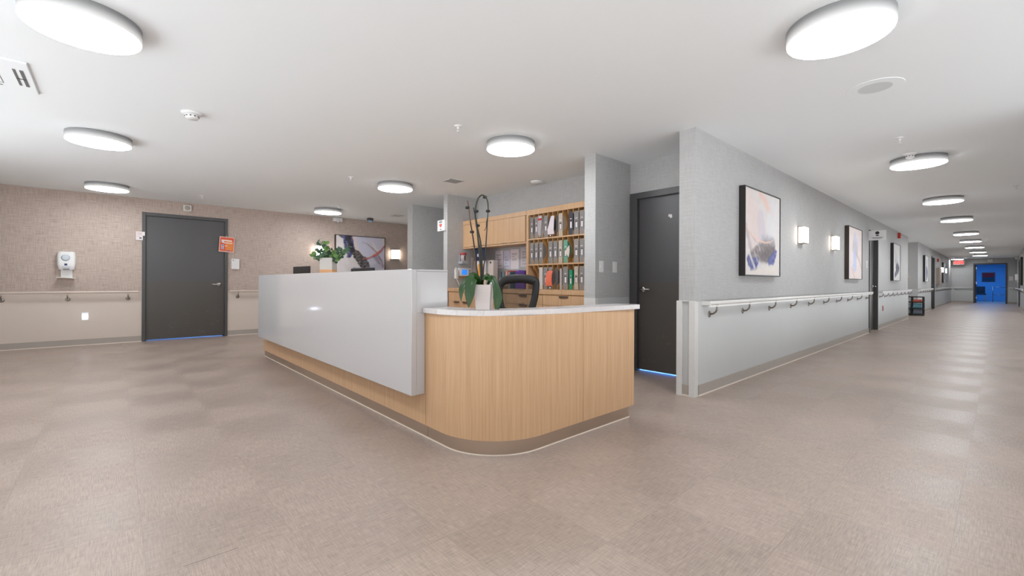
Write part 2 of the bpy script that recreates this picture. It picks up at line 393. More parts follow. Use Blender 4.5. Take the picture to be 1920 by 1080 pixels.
# the rooms behind the doors
wall('wall_room', [(35.12, 40.1, 2.6, 2.7, 0, H), (35.12, 40.1, -2.1, -2.0, 0, H), (40.0, 40.1, -2.0, 2.6, 0, H), (35.02, 35.12, 1.995, 2.7, 0, H), (35.02, 35.12, -2.1, -0.72, 0, H)], M['wall_blue'])
wall('wall_closet', [(4.66, 6.2, 3.0, 3.1, 0, H), (6.1, 6.2, 1.995, 3.0, 0, H)], M['wall_blue'])
wall('wall_beyond', [(-0.4, 2.4, 11.5, 11.6, 0, H), (-0.5, -0.4, YB + 0.12, 11.6, 0, H), (2.4, 2.5, YB + 0.12, 11.6, 0, H)], M['wall_blue'])
def blue_light(loc, power, size):
    l = bpy.data.lights.new('blue_daylight', 'AREA'); l.color = (0.16, 0.42, 1.0); l.energy = power; l.size = size
    o = bpy.data.objects.new('blue_daylight', l); COL.objects.link(o); o.location = loc; return o
blue_light((37.6, 0.8, 2.38), 72, 1.5)
blue_light((5.4, 2.5, 2.38), 480, 0.6)
blue_light((1.9, 10.4, 2.38), 110, 0.4)

# ------------------------------------------------------------------ doors
def lever(parent, p, axis, side, m):
    # p on the leaf face; axis 'y' = leaf in a Y-plane facing -Y, 'x' = leaf in an X-plane facing -X
    b = MB()
    if axis == 'y':
        b.lathe([(0.0, -0.014), (0.03, -0.014), (0.034, -0.006), (0.034, 0)], p, 24, axis='y')
        b.tube([(p[0], p[1], p[2]), (p[0], p[1] - 0.055, p[2]), (p[0] + side * 0.02, p[1] - 0.06, p[2]), (p[0] + side * 0.12, p[1] - 0.055, p[2] + 0.004)], [0.012, 0.012, 0.011, 0.008], 10)
    else:
        b.lathe([(0.0, -0.014), (0.03, -0.014), (0.034, -0.006), (0.034, 0)], p, 24, axis='x')
        b.tube([(p[0], p[1], p[2]), (p[0] - 0.055, p[1], p[2]), (p[0] - 0.06, p[1] + side * 0.02, p[2]), (p[0] - 0.055, p[1] + side * 0.12, p[2] + 0.004)], [0.012, 0.012, 0.011, 0.008], 10)
    return b.build('door_handle', m, parent)
def frame_y(x0, x1, z1, y, t, d, parent, n):   # frame around an opening in a Y-plane
    b = MB(); b.box(x0 - t + 0.01, x0 + 0.012, y - d, y + 0.13, 0, z1 + t).box(x1 - 0.012, x1 + t - 0.01, y - d, y + 0.13, 0, z1 + t).box(x0 + 0.012, x1 - 0.012, y - d, y + 0.13, z1 - 0.012, z1 + t)
    b.box(x0 + 0.012, x0 + 0.03, y + 0.075, y + 0.11, 0, z1 - 0.012).box(x1 - 0.03, x1 - 0.012, y + 0.075, y + 0.11, 0, z1 - 0.012)
    return b.build('door_frame', M['frame_dk'], parent, bevel=0.003)
d1 = struct(MB().box(0.383, 1.527, YB + 0.03, YB + 0.072, 0.018, 2.147).build('door_1', M['door']))
frame_y(0.37, 1.54, 2.16, YB, 0.045, 0.018, d1, 1); lever(d1, (1.44, YB + 0.03, 0.97), 'y', -1, M['chrome'])
d2 = struct(MB().box(4.595, 4.635, 1.969, 2.871, 0.016, 2.0135).build('door_2', M['door']))
b = MB(); b.box(4.542, 4.66, 2.872, 2.95, 0, 2.085).box(4.542, 4.66, 1.96, 1.968, 0, 2.085).box(4.542, 4.66, 1.968, 2.872, 2.014, 2.085)
b.box(4.545, 4.595, 2.855, 2.872, 0, 2.014)
b.build('door_frame', M['frame_dk'], d2, bevel=0.003); lever(d2, (4.595, 2.80, 0.955), 'x', -1, M['chrome'])
d3 = struct(MB().box(11.80, 12.66, YW + 0.06, YW + 0.10, 0.01, 2.10).build('door_3', M['door']))
frame_y(11.78, 12.68, 2.12, YW, 0.045, 0.018, d3, 3); lever(d3, (12.55, YW + 0.06, 0.97), 'y', -1, M['chrome'])
d4 = struct(MB().box(24.30, 25.38, YW + 0.06, YW + 0.10, 0.01, 2.10).build('door_4', M['door']))
frame_y(24.28, 25.4, 2.12, YW, 0.045, 0.018, d4, 4); lever(d4, (25.25, YW + 0.06, 0.97), 'y', -1, M['chrome'])
# the open door at the far end: leaf swung into the blue room
d5 = struct(MB().box(35.13, 36.02, 0.885, 0.925, 0.01, 2.09).build('door_5', M['door']))
b = MB(); b.box(34.98, 35.14, 0.925, 0.985, 0, 2.17).box(34.98, 35.14, -0.26, -0.195, 0, 2.17).box(34.98, 35.14, -0.195, 0.925, 2.10, 2.17)
b.build('door_frame', M['frame_dk'], d5); lever(d5, (35.95, 0.885, 0.97), 'y', -1, M['chrome'])
b = MB()
for z in (0.25, 1.05, 1.85): b.box(35.125, 35.16, 0.86, 0.885, z, z + 0.11)
b.build('hinge', M['chrome'], d5)
MB().box(35.2, 35.9, 0.880, 0.885, 1.12, 1.95).build('glass_panel', basic('pale_vision_panel', (200, 220, 240), 0.2), d5)

# ------------------------------------------------------------------ ceiling lamps
R = 0.243; ZB = 2.366
lamp0 = thing('ceiling_lamp', 'x', 'ceiling lamp', (0, 0, H), 'round drum ceiling lamps')
MB().lathe([(R - 0.012, 0), (R, -0.001), (R, ZB - H + 0.006), (R - 0.004, ZB - H + 0.0025)], n=72, caps=True).build('housing', M['lamp_side'], lamp0, world=False)
MB().lathe([(R - 0.004, ZB - H + 0.0026), (R - 0.006, ZB - H - 0.001), (0.0, ZB - H - 0.0015)], n=72, caps=True).build('diffuser', M['lamp_face'], lamp0, world=False)
LAMPS = [(-0.13, 3.30, 'largest round lamp cut by the top edge on the left side of the hall ceiling'),
         (-0.12, 5.87, 'round drum lamp between the biggest left lamp and the one nearest the dispenser wall'),
         (-0.09, 8.77, 'round drum lamp close to the taupe wall above the soap dispenser and dark door'),
         (3.07, 8.76, 'round drum lamp close to the taupe wall above the leafy plant and painting'),
         (3.00, 5.85, 'round drum lamp over the middle of the reception desk'),
         (2.96, 3.31, 'round drum lamp over the curved wooden end of the reception desk'),
         (2.91, 0.59, 'largest round lamp cut by the top edge at the corridor mouth'),
         (6.69, 0.62, 'round lamp with a smoke detector against it, second in the corridor row'),
         (10.05, 0.63, 'third round lamp of the corridor row, after the one with the smoke detector'),
         (13.2, 0.62, 'fourth round lamp of the corridor row'),
         (17.0, 0.62, 'fifth round lamp of the corridor row, before the side hall'),
         (20.1, 0.63, 'sixth round lamp of the corridor row, beside the side hall'),
         (23.4, 0.63, 'seventh round lamp of the corridor row, far down'),
         (27.0, 0.63, 'eighth round lamp of the corridor row, two before its last'),
         (30.2, 0.63, 'last round lamp of the straight corridor row, before the blue doorway'),
         (33.9, 1.55, 'round lamp off the row, just above the red exit sign'),
         (-0.13, 0.60, 'unseen round drum lamp added overhead of the hall crossing'), (18.8, 3.6, 'unseen round drum lamp added in the side hall off the corridor'), (6.5, 6.55, 'unseen round drum lamp added in the passage behind the station wall')]  # last three lamps are unseen, added for extra light
for i, (x, y, lb) in enumerate(LAMPS):
    if i == 0: lamp0.location = (x, y, H); lamp0['label'] = lb
    else: dup(lamp0, (x, y, H), lb)


# ------------------------------------------------------------------ small ceiling fittings
def sprinkler(x, y, lb):
    t = thing('sprinkler_head', lb, 'sprinkler', (x, y, H), 'ceiling sprinkler heads')
    MB().lathe([(0.0, 0), (0.036, 0), (0.034, -0.004), (0.014, -0.012)], n=24, caps=False).build('escutcheon', M['white'], t, world=False)
    b = MB().lathe([(0.012, -0.008), (0.011, -0.028), (0.007, -0.03)], n=14)
    b.tube([(0.008, 0, -0.028), (0.013, 0, -0.036), (0.005, 0, -0.05)], 0.002, 6).tube([(-0.008, 0, -0.028), (-0.013, 0, -0.036), (-0.005, 0, -0.05)], 0.002, 6)
    b.lathe([(0.003, -0.03), (0.003, -0.05), (0.015, -0.051), (0.015, -0.054), (0.0, -0.054)], n=16)
    b.build('nozzle', M['white'], t, world=False)
sprinkler(2.292, 3.276, 'white sprinkler head nearest the lamp over the curved desk end')
sprinkler(5.608, 0.651, 'white sprinkler head in the corridor ahead of the lamp with the smoke detector')
sprinkler(2.352, 5.856, 'white sprinkler head left of the lamp over the middle of the desk')
sprinkler(1.06, 8.819, 'white sprinkler head near the taupe wall over the dark door')
sprinkler(9.54, -0.15, 'white sprinkler head near the frame edge beside the corridor lamps')
def detector(x, y, lb, nm='smoke_detector', r=0.075):
    t = thing(nm, lb, 'smoke detector', (x, y, H))
    MB().lathe([(r * 0.95, 0), (r, -0.004), (r * 0.98, -0.012), (r * 0.62, -0.02)], n=40).build('base', M['white'], t, world=False)
    MB().lathe([(r * 0.66, -0.018), (r * 0.62, -0.045), (r * 0.5, -0.052), (0, -0.053)], n=32).build('cap', M['white'], t, world=False)
    b = MB()
    for k in range(10):
        a = 2 * PI * k / 10; c, s_ = math.cos(a), math.sin(a); q = r * 0.645
        b.tube([(q * c - 0.006 * s_, q * s_ + 0.006 * c, -0.032), (q * c + 0.006 * s_, q * s_ - 0.006 * c, -0.032)], 0.004, 6)
    b.build('vent_slots', M['black'], t, world=False); return t
detector(0.474, 4.542, 'white smoke detector alone on the hall ceiling left of the desk')
detector(6.372, 0.655, 'white smoke detector tucked against the second corridor lamp', r=0.06)
t = thing('ceiling_disc', 'flat white disc on the ceiling above the binder shelves', 'detector', (4.36, 4.33, H))
MB().lathe([(0.085, 0), (0.088, -0.01), (0.075, -0.028), (0, -0.03)], n=40).build('cover', M['white'], t, world=False)
# round ceiling speaker
t = thing('ceiling_speaker', 'round white speaker with grey mesh centre on corridor ceiling', 'speaker', (4.05, 0.606, H))
MB().lathe([(0.165, 0), (0.165, -0.002), (0.162, -0.003), (0.098, -0.003)], n=56, caps=False, smooth=False).build('rim', M['ceiling'], t, world=False)
MB().lathe([(0.0985, -0.0005), (0.0985, -0.0031), (0, -0.0031)], n=48, smooth=False).build('grille', basic('speaker_mesh', (218, 222, 223), 0.8), t, world=False)
# square vents
def vent(x0, x1, y0, y1, lb, m):
    t = thing('ceiling_vent', lb, 'vent', ((x0 + x1) / 2, (y0 + y1) / 2, H), 'square ceiling vents')
    b = MB(); e = 0.012
    b.box(x0, x1, y0, y0 + e, H - 0.006, H).box(x0, x1, y1 - e, y1, H - 0.006, H).box(x0, x0 + e, y0, y1, H - 0.006, H).box(x1 - e, x1, y0, y1, H - 0.006, H)
    b.build('frame', m, t)
    MB().box(x0 + e, x1 - e, y0 + e, y1 - e, H - 0.001, H).build('backing', M['ink'], t)
    g = MB(); n = 12
    for i in range(1, n):
        p = x0 + (x1 - x0) * i / n; g.box(p - 0.005, p + 0.005, y0 + e, y1 - e, H - 0.005, H - 0.001)
        p = y0 + (y1 - y0) * i / n; g.box(x0 + e, x1 - e, p - 0.006, p + 0.006, H - 0.005, H - 0.001)
    g.build('grille', m, t)
mg = basic('vent_grey', (214, 216, 216), 0.6)
vent(3.375, 3.60, 4.99, 5.20, 'grey square grille vent between the desk lamp and station wall', mg)
vent(4.34, 4.55, 8.46, 8.70, 'grey square grille vent near the taupe wall by the passage', mg)
# cassette air outlet at the left edge
t = thing('air_cassette', 'white cassette air outlet with louvre slots at the left edge', 'air conditioner', (-0.75, 4.54, H))
MB().box(-1.06, -0.43, 4.22, 4.86, H - 0.012, H).build('panel', M['ceiling'], t, bevel=0.004)
b = MB()
b.box(-0.512, -0.498, 4.37, 4.70, H - 0.0135, H - 0.012).box(-0.480, -0.462, 4.37, 4.705, H - 0.0135, H - 0.012)
b.box(-0.93, -0.60, 4.30, 4.315, H - 0.0135, H - 0.012).box(-0.93, -0.60, 4.76, 4.775, H - 0.0135, H - 0.012)
b.build('louvre_slots', basic('slot_grey', (110, 110, 110), 0.6), t)
b = MB(); b.box(-0.511, -0.464, 4.545, 4.556, H - 0.0145, H - 0.0135).build('slot_divider', M['black'], t)
b = MB()
for q in ((-0.94, -0.588, 4.36, 4.364), (-0.94, -0.588, 4.716, 4.72), (-0.592, -0.588, 4.36, 4.72)): b.box(*q, H - 0.0132, H - 0.012)
b.build('filter_cover_gap', M['ink'], t)
# camera by the taupe wall
t = thing('security_camera', 'small dark dome camera on ceiling by the taupe wall', 'camera', (4.18, 9.33, H))
MB().box(4.13, 4.24, 9.29, 9.39, H - 0.055, H).build('base', M['frame_dk'], t, bevel=0.006)
MB().lathe([(0.05, -0.05), (0.045, -0.075), (0.02, -0.092), (0, -0.094)], (4.185, 9.34, H), 20, caps=False).build('dome', basic('camera_dome', (150, 175, 205), 0.1), t)

# ------------------------------------------------------------------ handrails
def rail_mb(x0, x1, y, z, ends=(True, True), wy=None):
    b = MB(); n = 14; ring = []
    for k in range(n):
        a = 2 * PI * k / n; ring.append((0.0135 * math.cos(a) * (1 if abs(math.cos(a)) < .99 else 1), 0.0195 * math.sin(a)))
    pts = []
    b.add([(x, y + r[0], z + r[1]) for x in (x0, x1) for r in ring], [(k, (k + 1) % n, n + (k + 1) % n, n + k) for k in range(n)], True)
    b.add([(x0, y + r[0], z + r[1]) for r in ring], [tuple(range(n))]); b.add([(x1, y + r[0], z + r[1]) for r in ring], [tuple(range(n))[::-1]])
    b.box(x0 + 0.002, x1 - 0.002, y - 0.004, y + 0.010, z - 0.036, z - 0.0185)
    return b
def bracket_mb(s=1):
    b = MB(); b.lathe([(0.0, -0.007), (0.022, -0.007), (0.03, -0.003), (0.031, 0)], (0, 0, -0.11), 20, axis='y')
    b.tube([(0, -0.004, -0.108), (0, -0.035, -0.105), (0, -0.06, -0.085), (0, -0.07, -0.06), (0, -0.07, -0.036)], 0.0085, 10)
    b.box(-0.022, 0.022, -0.078, -0.062, -0.023, -0.018); return b
def handrail(lb, x0, x1, wy, brs, m, side=-1, end=()):
    t = thing('handrail', lb, 'handrail', (x0, wy, 0.846), 'wall handrails')
    y = wy + side * 0.07
    rail_mb(x0, x1, y, 0.846).build('rail', m, t)
    b = MB()
    for e in end:
        x = x0 - 0.003 if e == 0 else x1 + 0.003; sg = 1 if e == 0 else -1
        b.prism([(x, y - 0.012), (x + sg * 0.018, y - 0.012), (x + sg * 0.03, wy), (x, wy)] if sg > 0 else [(x + sg * 0.03, wy), (x + sg * 0.018, y - 0.012), (x, y - 0.012), (x, wy)], 0.828, 0.864)
    if end: b.build('end_return', m, t)
    for k, x in enumerate(brs):
        bb = MB(); bb.merge(bracket_mb(), Matrix.Translation((x, wy, 0.846)) @ Matrix.Diagonal((1, -side, 1, 1))).build('bracket', M['steel'], t)
    return t
handrail('long off-white handrail on steel brackets below the first painting and sconces', 4.03, 11.72, YW, [4.185 + 0.808 * k for k in range(10)], M['rail_white'], end=(0,))
handrail('off-white handrail between the signed doorway and the side hall', 12.85, 17.75, YW, [12.98 + 0.68 * k for k in range(8)], M['rail_white'], end=(0,))
handrail('off-white handrail past the side hall, above the magazine rack', 19.95, 24.15, YW, [20.1 + 0.66 * k for k in range(7)], M['rail_white'], end=())
handrail('farthest off-white handrail on the painting wall, under the distant sconces', 25.5, 34.6, YW, [25.7 + 0.8 * k for k in range(12)], M['rail_white'], end=())
handrail('off-white handrail on the opposite corridor wall at the right edge', 24.0, 34.3, YR, [24.3 + 0.9 * k for k in range(12)], M['rail_white'], side=1)
handrail('tan handrail under the soap dispenser', -2.1, 0.30, YB, [-1.93, -1.235, -0.552, 0.158], M['rail_tan'], end=(1,))
handrail('tan handrail between the dark door and the desk', 1.60, 8.8, YB, [1.74 + 0.75 * k for k in range(9)], M['rail_tan'], end=(0,))
for y0, y1, lb in ((1.0, 1.75, 'short handrail on the end wall under the exit sign'), (-0.55, -0.31, 'short handrail stub right of the blue doorway')):
    t = thing('handrail', lb, 'handrail', (35.0, y0, 0.846), 'wall handrails')
    b = MB().tube([(34.93, y0, 0.846), (34.93, y1, 0.846)], 0.019, 10).build('rail', M['rail_white'], t)
    for y in (y0 + 0.06, y1 - 0.06): MB().tube([(35.0, y, 0.76), (34.95, y, 0.765), (34.93, y, 0.83)], 0.009, 8).build('bracket', M['steel'], t)

# ------------------------------------------------------------------ paintings
def vnoise(x, y, seed, f):
    r = np.random.RandomState(seed); o = np.zeros_like(x)
    for i in range(5):
        a = r.rand() * 6.28; k = f * (0.6 + r.rand() * 1.3); o += np.sin((x * math.cos(a) + y * math.sin(a)) * k * 6.28 + r.rand() * 6.28)
    return o / 3.0
def canvas_colours(nx, ny, base, layers, seed=1):
    S, T = np.meshgrid(np.linspace(0, 1, nx), np.linspace(0, 1, ny))
    C = np.ones((ny, nx, 3)) * np.array(lin(base)); C *= (1 + 0.03 * vnoise(S, T, seed, 6))[..., None]
    for i, (pts, wd, rgb, al, soft, rag) in enumerate(layers):
        d = np.full(S.shape, 9.0)
        ws = wd if isinstance(wd, (list, tuple)) else [wd] * len(pts)
        for (x0, y0), (x1, y1), w0, w1 in zip(pts[:-1], pts[1:], ws[:-1], ws[1:]):
            dx, dy = x1 - x0, y1 - y0; L = dx * dx + dy * dy + 1e-9
            q = np.clip(((S - x0) * dx + (T - y0) * dy) / L, 0, 1)
            dd = np.hypot(S - x0 - q * dx, T - y0 - q * dy) - (w0 + (w1 - w0) * q)
            d = np.minimum(d, dd)
        d = d + rag * (vnoise(S, T, seed * 31 + i, 5) * 0.6 + vnoise(S, T, seed * 17 + i, 16) * 0.4)
        a = al * np.clip(0.5 - d / max(soft, 1e-3), 0, 1) * (0.88 + 0.12 * vnoise(S, T, seed + i, 9))
        C = C * (1 - a[..., None]) + np.array(lin(rgb)) * a[..., None]
    return np.clip(C, 0, 1)
def painting(lb, xz, w_, h_, z0, plane_y, side, base, layers, nx, ny, seed, fm, d=0.064):
    # hangs on a wall in a Y-plane; side -1 faces -Y
    t = thing('framed_painting', lb, 'painting', (xz + w_ / 2, plane_y, z0), 'framed abstract paintings')
    y1 = plane_y; y0 = plane_y + side * d; e = 0.012
    b = MB(); b.box(xz, xz + e, y0, y1, z0, z0 + h_).box(xz + w_ - e, xz + w_, y0, y1, z0, z0 + h_).box(xz + e, xz + w_ - e, y0, y1, z0, z0 + e).box(xz + e, xz + w_ - e, y0, y1, z0 + h_ - e, z0 + h_)
    b.build('frame', fm, t)
    C = canvas_colours(nx, ny, base, layers, seed); yc = plane_y + side * (d - 0.008)
    xs = np.linspace(xz + e, xz + w_ - e, nx); zs = np.linspace(z0 + e, z0 + h_ - e, ny)
    if side > 0: C = C[:, ::-1]
    m = MB(); m.v = [(x, yc, z) for z in zs for x in xs]
    m.f = [(j * nx + i, j * nx + i + 1, (j + 1) * nx + i + 1, (j + 1) * nx + i) for j in range(ny - 1) for i in range(nx - 1)]; m.sm = [False] * len(m.f)
    nf = len(m.v); m.box(xz + e, xz + w_ - e, yc - side * 0.002, plane_y, z0 + e, z0 + h_ - e)
    o = m.build('canvas', M['paint'], t)
    ca = o.data.color_attributes.new('Col', 'FLOAT_COLOR', 'POINT')
    arr = np.ones((len(o.data.vertices), 4), dtype=np.float32) * 0.5; arr[:, 3] = 1; arr[:nf, :3] = C.reshape(-1, 3)
    ca.data.foreach_set('color', arr.ravel()); return t
fbr = basic('brown_black_frame', (52, 40, 33), 0.45)
painting('wide abstract painting with a navy and black diagonal and red arc, on the taupe wall', 3.567, 1.16, 0.955, 1.11, YB, -1, (214, 206, 204), [
    ([(0.62, 1.0), (0.75, 0.6), (0.95, 0.45)], [0.32, 0.25, 0.12], (196, 194, 216), 0.8, 0.12, 0.03),
    ([(0.36, 0.95), (0.42, 0.62), (0.55, 0.5)], [0.05, 0.06, 0.04], (226, 206, 198), 0.9, 0.05, 0.01),
    ([(0.5, 0.9), (0.6, 0.62)], [0.10, 0.12], (206, 204, 222), 0.7, 0.1, 0.03),
    ([(0.3, 0.12), (0.42, 0.1)], [0.07, 0.05], (205, 200, 206), 0.8, 0.15, 0.02),
    ([(0.10, 1.02), (0.22, 0.98), (0.27, 0.72), (0.26, 0.52)], [0.05, 0.10, 0.10, 0.045], (38, 46, 104), 1.0, 0.02, 0.018),
    ([(0.24, 1.0), (0.29, 0.72), (0.42, 0.55), (0.52, 0.42), (0.62, 0.2), (0.66, 0.08)], [0.05, 0.045, 0.09, 0.11, 0.10, 0.05], (50, 43, 44), 1.0, 0.02, 0.016),
    ([(0.31, 0.10), (0.40, 0.16), (0.48, 0.10)], [0.04, 0.09, 0.05], (52, 84, 158), 0.95, 0.05, 0.015),
    ([(0.32, 0.12), (0.38, 0.20)], [0.015, 0.02], (40, 66, 150), 0.9, 0.03, 0.01),
    ([(0.30, 0.04), (0.46, 0.04)], [0.03, 0.03], (150, 175, 215), 0.6, 0.05, 0.01),
    ([(0.72, 0.25), (0.85, 0.3), (0.98, 0.25)], [0.06, 0.08, 0.05], (168, 172, 200), 0.7, 0.08, 0.02),
    ([(0.80, 0.52), (0.90, 0.42), (0.96, 0.30)], [0.05, 0.06, 0.04], (136, 124, 146), 0.8, 0.05, 0.02),
    ([(0.52, 0.87), (0.62, 0.84), (0.75, 0.72), (0.84, 0.62), (0.92, 0.45), (0.94, 0.25)], [0.004, 0.008, 0.014, 0.016, 0.014, 0.01], (152, 124, 116), 0.85, 0.012, 0.004),
    ([(0.74, 0.86), (0.80, 0.74), (0.86, 0.66)], [0.02, 0.025, 0.012], (230, 216, 196), 0.8, 0.04, 0.01),
    ([(0.55, 0.46), (0.68, 0.49), (0.82, 0.58), (0.92, 0.68), (1.0, 0.80)], [0.014, 0.022, 0.028, 0.026, 0.022], (176, 92, 80), 0.9, 0.012, 0.006),
    ([(0.76, 0.56), (0.86, 0.64)], [0.02, 0.022], (228, 130, 100), 0.8, 0.03, 0.006),
    ([(0.85, 0.48), (0.92, 0.40), (0.93, 0.26), (0.95, 0.2)], [0.006, 0.01, 0.012, 0.01], (214, 196, 192), 0.8, 0.012, 0.004),
    ([(0.80, 0.08), (0.95, 0.1)], [0.06, 0.08], (222, 212, 200), 0.8, 0.08, 0.02)], 150, 124, 3, M['frame_bk'])
painting('abstract painting with grey and blue brush mass, nearest on the corridor wall', 4.88, 1.10, 0.95, 1.11, YW, -1, (222, 216, 213), [
    ([(0.12, 0.85), (0.3, 0.55), (0.25, 0.4)], [0.12, 0.22, 0.12], (224, 204, 200), 0.8, 0.2, 0.02),
    ([(0.38, 0.98), (0.52, 0.92), (0.64, 0.85), (0.8, 0.76)], [0.03, 0.045, 0.05, 0.02], (236, 190, 172), 0.75, 0.06, 0.02),
    ([(0.42, 0.70), (0.46, 0.50)], [0.09, 0.12], (206, 198, 210), 0.7, 0.05, 0.01),
    ([(0.8, 0.85), (0.75, 0.55)], [0.12, 0.15], (222, 222, 226), 0.7, 0.15, 0.02),
    ([(0.02, 0.55), (0.10, 0.40), (0.16, 0.28)], [0.03, 0.04, 0.04], (176, 164, 168), 0.7, 0.05, 0.02),
    ([(0.18, 0.24), (0.42, 0.28), (0.60, 0.30), (0.76, 0.36)], [0.05, 0.11, 0.15, 0.10], (128, 118, 118), 0.95, 0.05, 0.02),
    ([(0.45, 0.22), (0.62, 0.26), (0.80, 0.30)], [0.06, 0.08, 0.06], (104, 96, 100), 0.8, 0.08, 0.02),
    ([(0.48, 0.45), (0.65, 0.46), (0.80, 0.43)], [0.03, 0.04, 0.04], (174, 172, 182), 0.8, 0.06, 0.02),
    ([(0.10, 0.17), (0.24, 0.13), (0.32, 0.17)], [0.055, 0.075, 0.05], (62, 74, 140), 0.95, 0.02, 0.016),
    ([(0.16, 0.07), (0.30, 0.09)], [0.025, 0.02], (70, 84, 152), 0.9, 0.02, 0.012),
    ([(0.68, 0.17), (0.78, 0.20), (0.88, 0.30)], [0.05, 0.07, 0.035], (76, 88, 156), 0.95, 0.025, 0.014),
    ([(0.03, 0.42), (0.14, 0.22), (0.26, 0.08)], [0.012, 0.02, 0.02], (226, 220, 222), 0.85, 0.02, 0.006),
    ([(0.24, 0.28), (0.34, 0.17), (0.42, 0.10)], [0.008, 0.016, 0.012], (198, 196, 214), 0.7, 0.02, 0.006),
    ([(0.0, 0.56), (0.10, 0.50), (0.24, 0.42), (0.36, 0.37), (0.40, 0.30)], [0.01, 0.012, 0.012, 0.01, 0.014], (190, 184, 194), 0.9, 0.01, 0.004),
    ([(0.0, 0.57), (0.15, 0.47), (0.32, 0.42), (0.55, 0.40), (0.72, 0.42), (0.82, 0.46)], [0.008, 0.011, 0.012, 0.011, 0.009, 0.004], (234, 200, 184), 0.95, 0.008, 0.003),
    ([(0.15, 0.03), (0.5, 0.05), (0.9, 0.06)], [0.02, 0.03, 0.03], (230, 220, 208), 0.7, 0.05, 0.02)], 120, 104, 5, M['frame_bk'])
pale = [([(0.45, 0.82), (0.50, 0.68)], [0.10, 0.22], (196, 194, 216), 0.8, 0.06, 0.03), ([(0.40, 0.62), (0.55, 0.55)], [0.14, 0.14], (190, 184, 184), 0.8, 0.08, 0.03),
        ([(0.45, 0.46), (0.45, 0.28)], [0.12, 0.14], (176, 188, 222), 0.85, 0.06, 0.03), ([(0.55, 0.52), (0.80, 0.38), (0.95, 0.24)], [0.03, 0.04, 0.03], (196, 170, 168), 0.8, 0.04, 0.01),
        ([(0.25, 0.20), (0.45, 0.02)], [0.04, 0.03], (222, 184, 168), 0.8, 0.04, 0.01), ([(0.12, 0.6), (0.12, 0.1)], [0.08, 0.08], (214, 204, 212), 0.7, 0.1, 0.02)]
dark = [([(0.3, 0.55), (0.5, 0.45), (0.7, 0.4)], [0.06, 0.12, 0.12], (150, 150, 164), 0.8, 0.1, 0.03), ([(0.45, 0.36), (0.65, 0.32), (0.8, 0.34)], [0.10, 0.16, 0.08], (72, 70, 82), 0.95, 0.05, 0.03),
        ([(0.28, 0.14), (0.45, 0.22)], [0.08, 0.08], (58, 62, 116), 0.95, 0.03, 0.02), ([(0.3, 0.72), (0.5, 0.6)], [0.1, 0.12], (200, 200, 206), 0.8, 0.1, 0.02)]
navy = [([(0.5, 0.75), (0.5, 0.4)], [0.10, 0.22], (150, 158, 186), 0.8, 0.1, 0.03), ([(0.5, 0.45), (0.45, 0.15)], [0.16, 0.12], (52, 58, 98), 0.95, 0.05, 0.03), ([(0.75, 0.4), (0.8, 0.2)], [0.06, 0.06], (90, 96, 140), 0.9, 0.05, 0.02)]
painting('pale abstract painting with lilac and light blue strokes, just before the signed doorway', 9.59, 1.12, 0.95, 1.11, YW, -1, (226, 214, 210), pale, 60, 60, 8, fbr)
painting('abstract painting with a dark grey and indigo blot, between signed doorway and side hall', 14.45, 1.12, 0.95, 1.11, YW, -1, (222, 220, 218), dark, 50, 50, 9, M['frame_bk'])
painting('abstract painting with navy blot beyond the side hall, above the handrail by the magazine rack', 21.4, 1.12, 0.95, 1.11, YW, -1, (222, 222, 222), navy, 40, 40, 10, M['frame_bk'])
painting('farthest narrow-looking painting on the corridor wall, between two tiny lit sconces', 29.0, 1.12, 0.95, 1.11, YW, -1, (200, 204, 212), navy, 30, 30, 12, M['frame_bk'])
painting('dark framed painting on the opposite corridor wall at the right frame edge', 26.3, 1.12, 1.12, 0.99, YR, 1, (90, 88, 90), [], 20, 20, 13, M['frame_bk'])

# ------------------------------------------------------------------ sconces
def sconce(x, wy, lb, first=None):
    if first is not None: return dup(first, (x, wy, 1.69), lb)
    t = thing('wall_sconce', lb, 'wall lamp', (x, wy, 1.69), 'square lit wall sconces')
    MB().box(-0.108, 0.108, -0.012, 0, -0.118, 0.118).build('backplate', M['steel'], t, world=False)
    MB().box(-0.097, 0.097, -0.078, -0.012, -0.105, 0.105).build('shade', M['sconce_face'], t, world=False, bevel=0.003)
    b = MB(); b.box(-0.108, 0.108, -0.082, -0.012, 0.106, 0.113).box(-0.108, 0.108, -0.082, -0.012, -0.113, -0.106)
    b.build('trim_bar', M['steel'], t, world=False); return t
sc0 = sconce(5.01, YB, 'lit square sconce right of the painting on the taupe wall')
sconce(3.27, YB, 'lit square sconce half hidden behind the leafy plant', sc0)
sconce(6.99, YW, 'lit square sconce nearest the first corridor painting', sc0)
sconce(8.74, YW, 'lit square sconce nearest the pale lilac painting', sc0)
sconce(28.6, YW, 'tiny lit sconce before the farthest painting', sc0)
sconce(30.5, YW, 'tiny lit sconce after the farthest painting', sc0)

# ------------------------------------------------------------------ taupe wall fittings
# soap dispenser
t = thing('soap_dispenser', 'white wall soap dispenser with clear window and drip tray', 'dispenser', (-0.565, YB, 1.065), 'wall dispensers')
b = MB()
prof = [(0.0, 0.088), (0.03, 0.096), (0.10, 0.105), (0.20, 0.106), (0.265, 0.098), (0.28, 0.085)]
vs = []; n = 16
for h, hw in prof:
    dep = 0.105 if h > 0.02 else 0.085
    for k in range(n + 1):
        a = PI * k / n; vs.append((-0.565 + hw * math.copysign(abs(math.cos(a)) ** 0.35, math.cos(a)), YB - dep * (abs(math.sin(a)) ** 0.45), 1.20 + h))
m_ = n + 1
b.add(vs, [(j * m_ + k, (j + 1) * m_ + k, (j + 1) * m_ + k + 1, j * m_ + k + 1) for j in range(len(prof) - 1) for k in range(n)], True)
b.add(vs[:m_], [tuple(range(m_))]); b.add(vs[-m_:], [tuple(range(m_))[::-1]])
b.build('housing', M['white'], t)
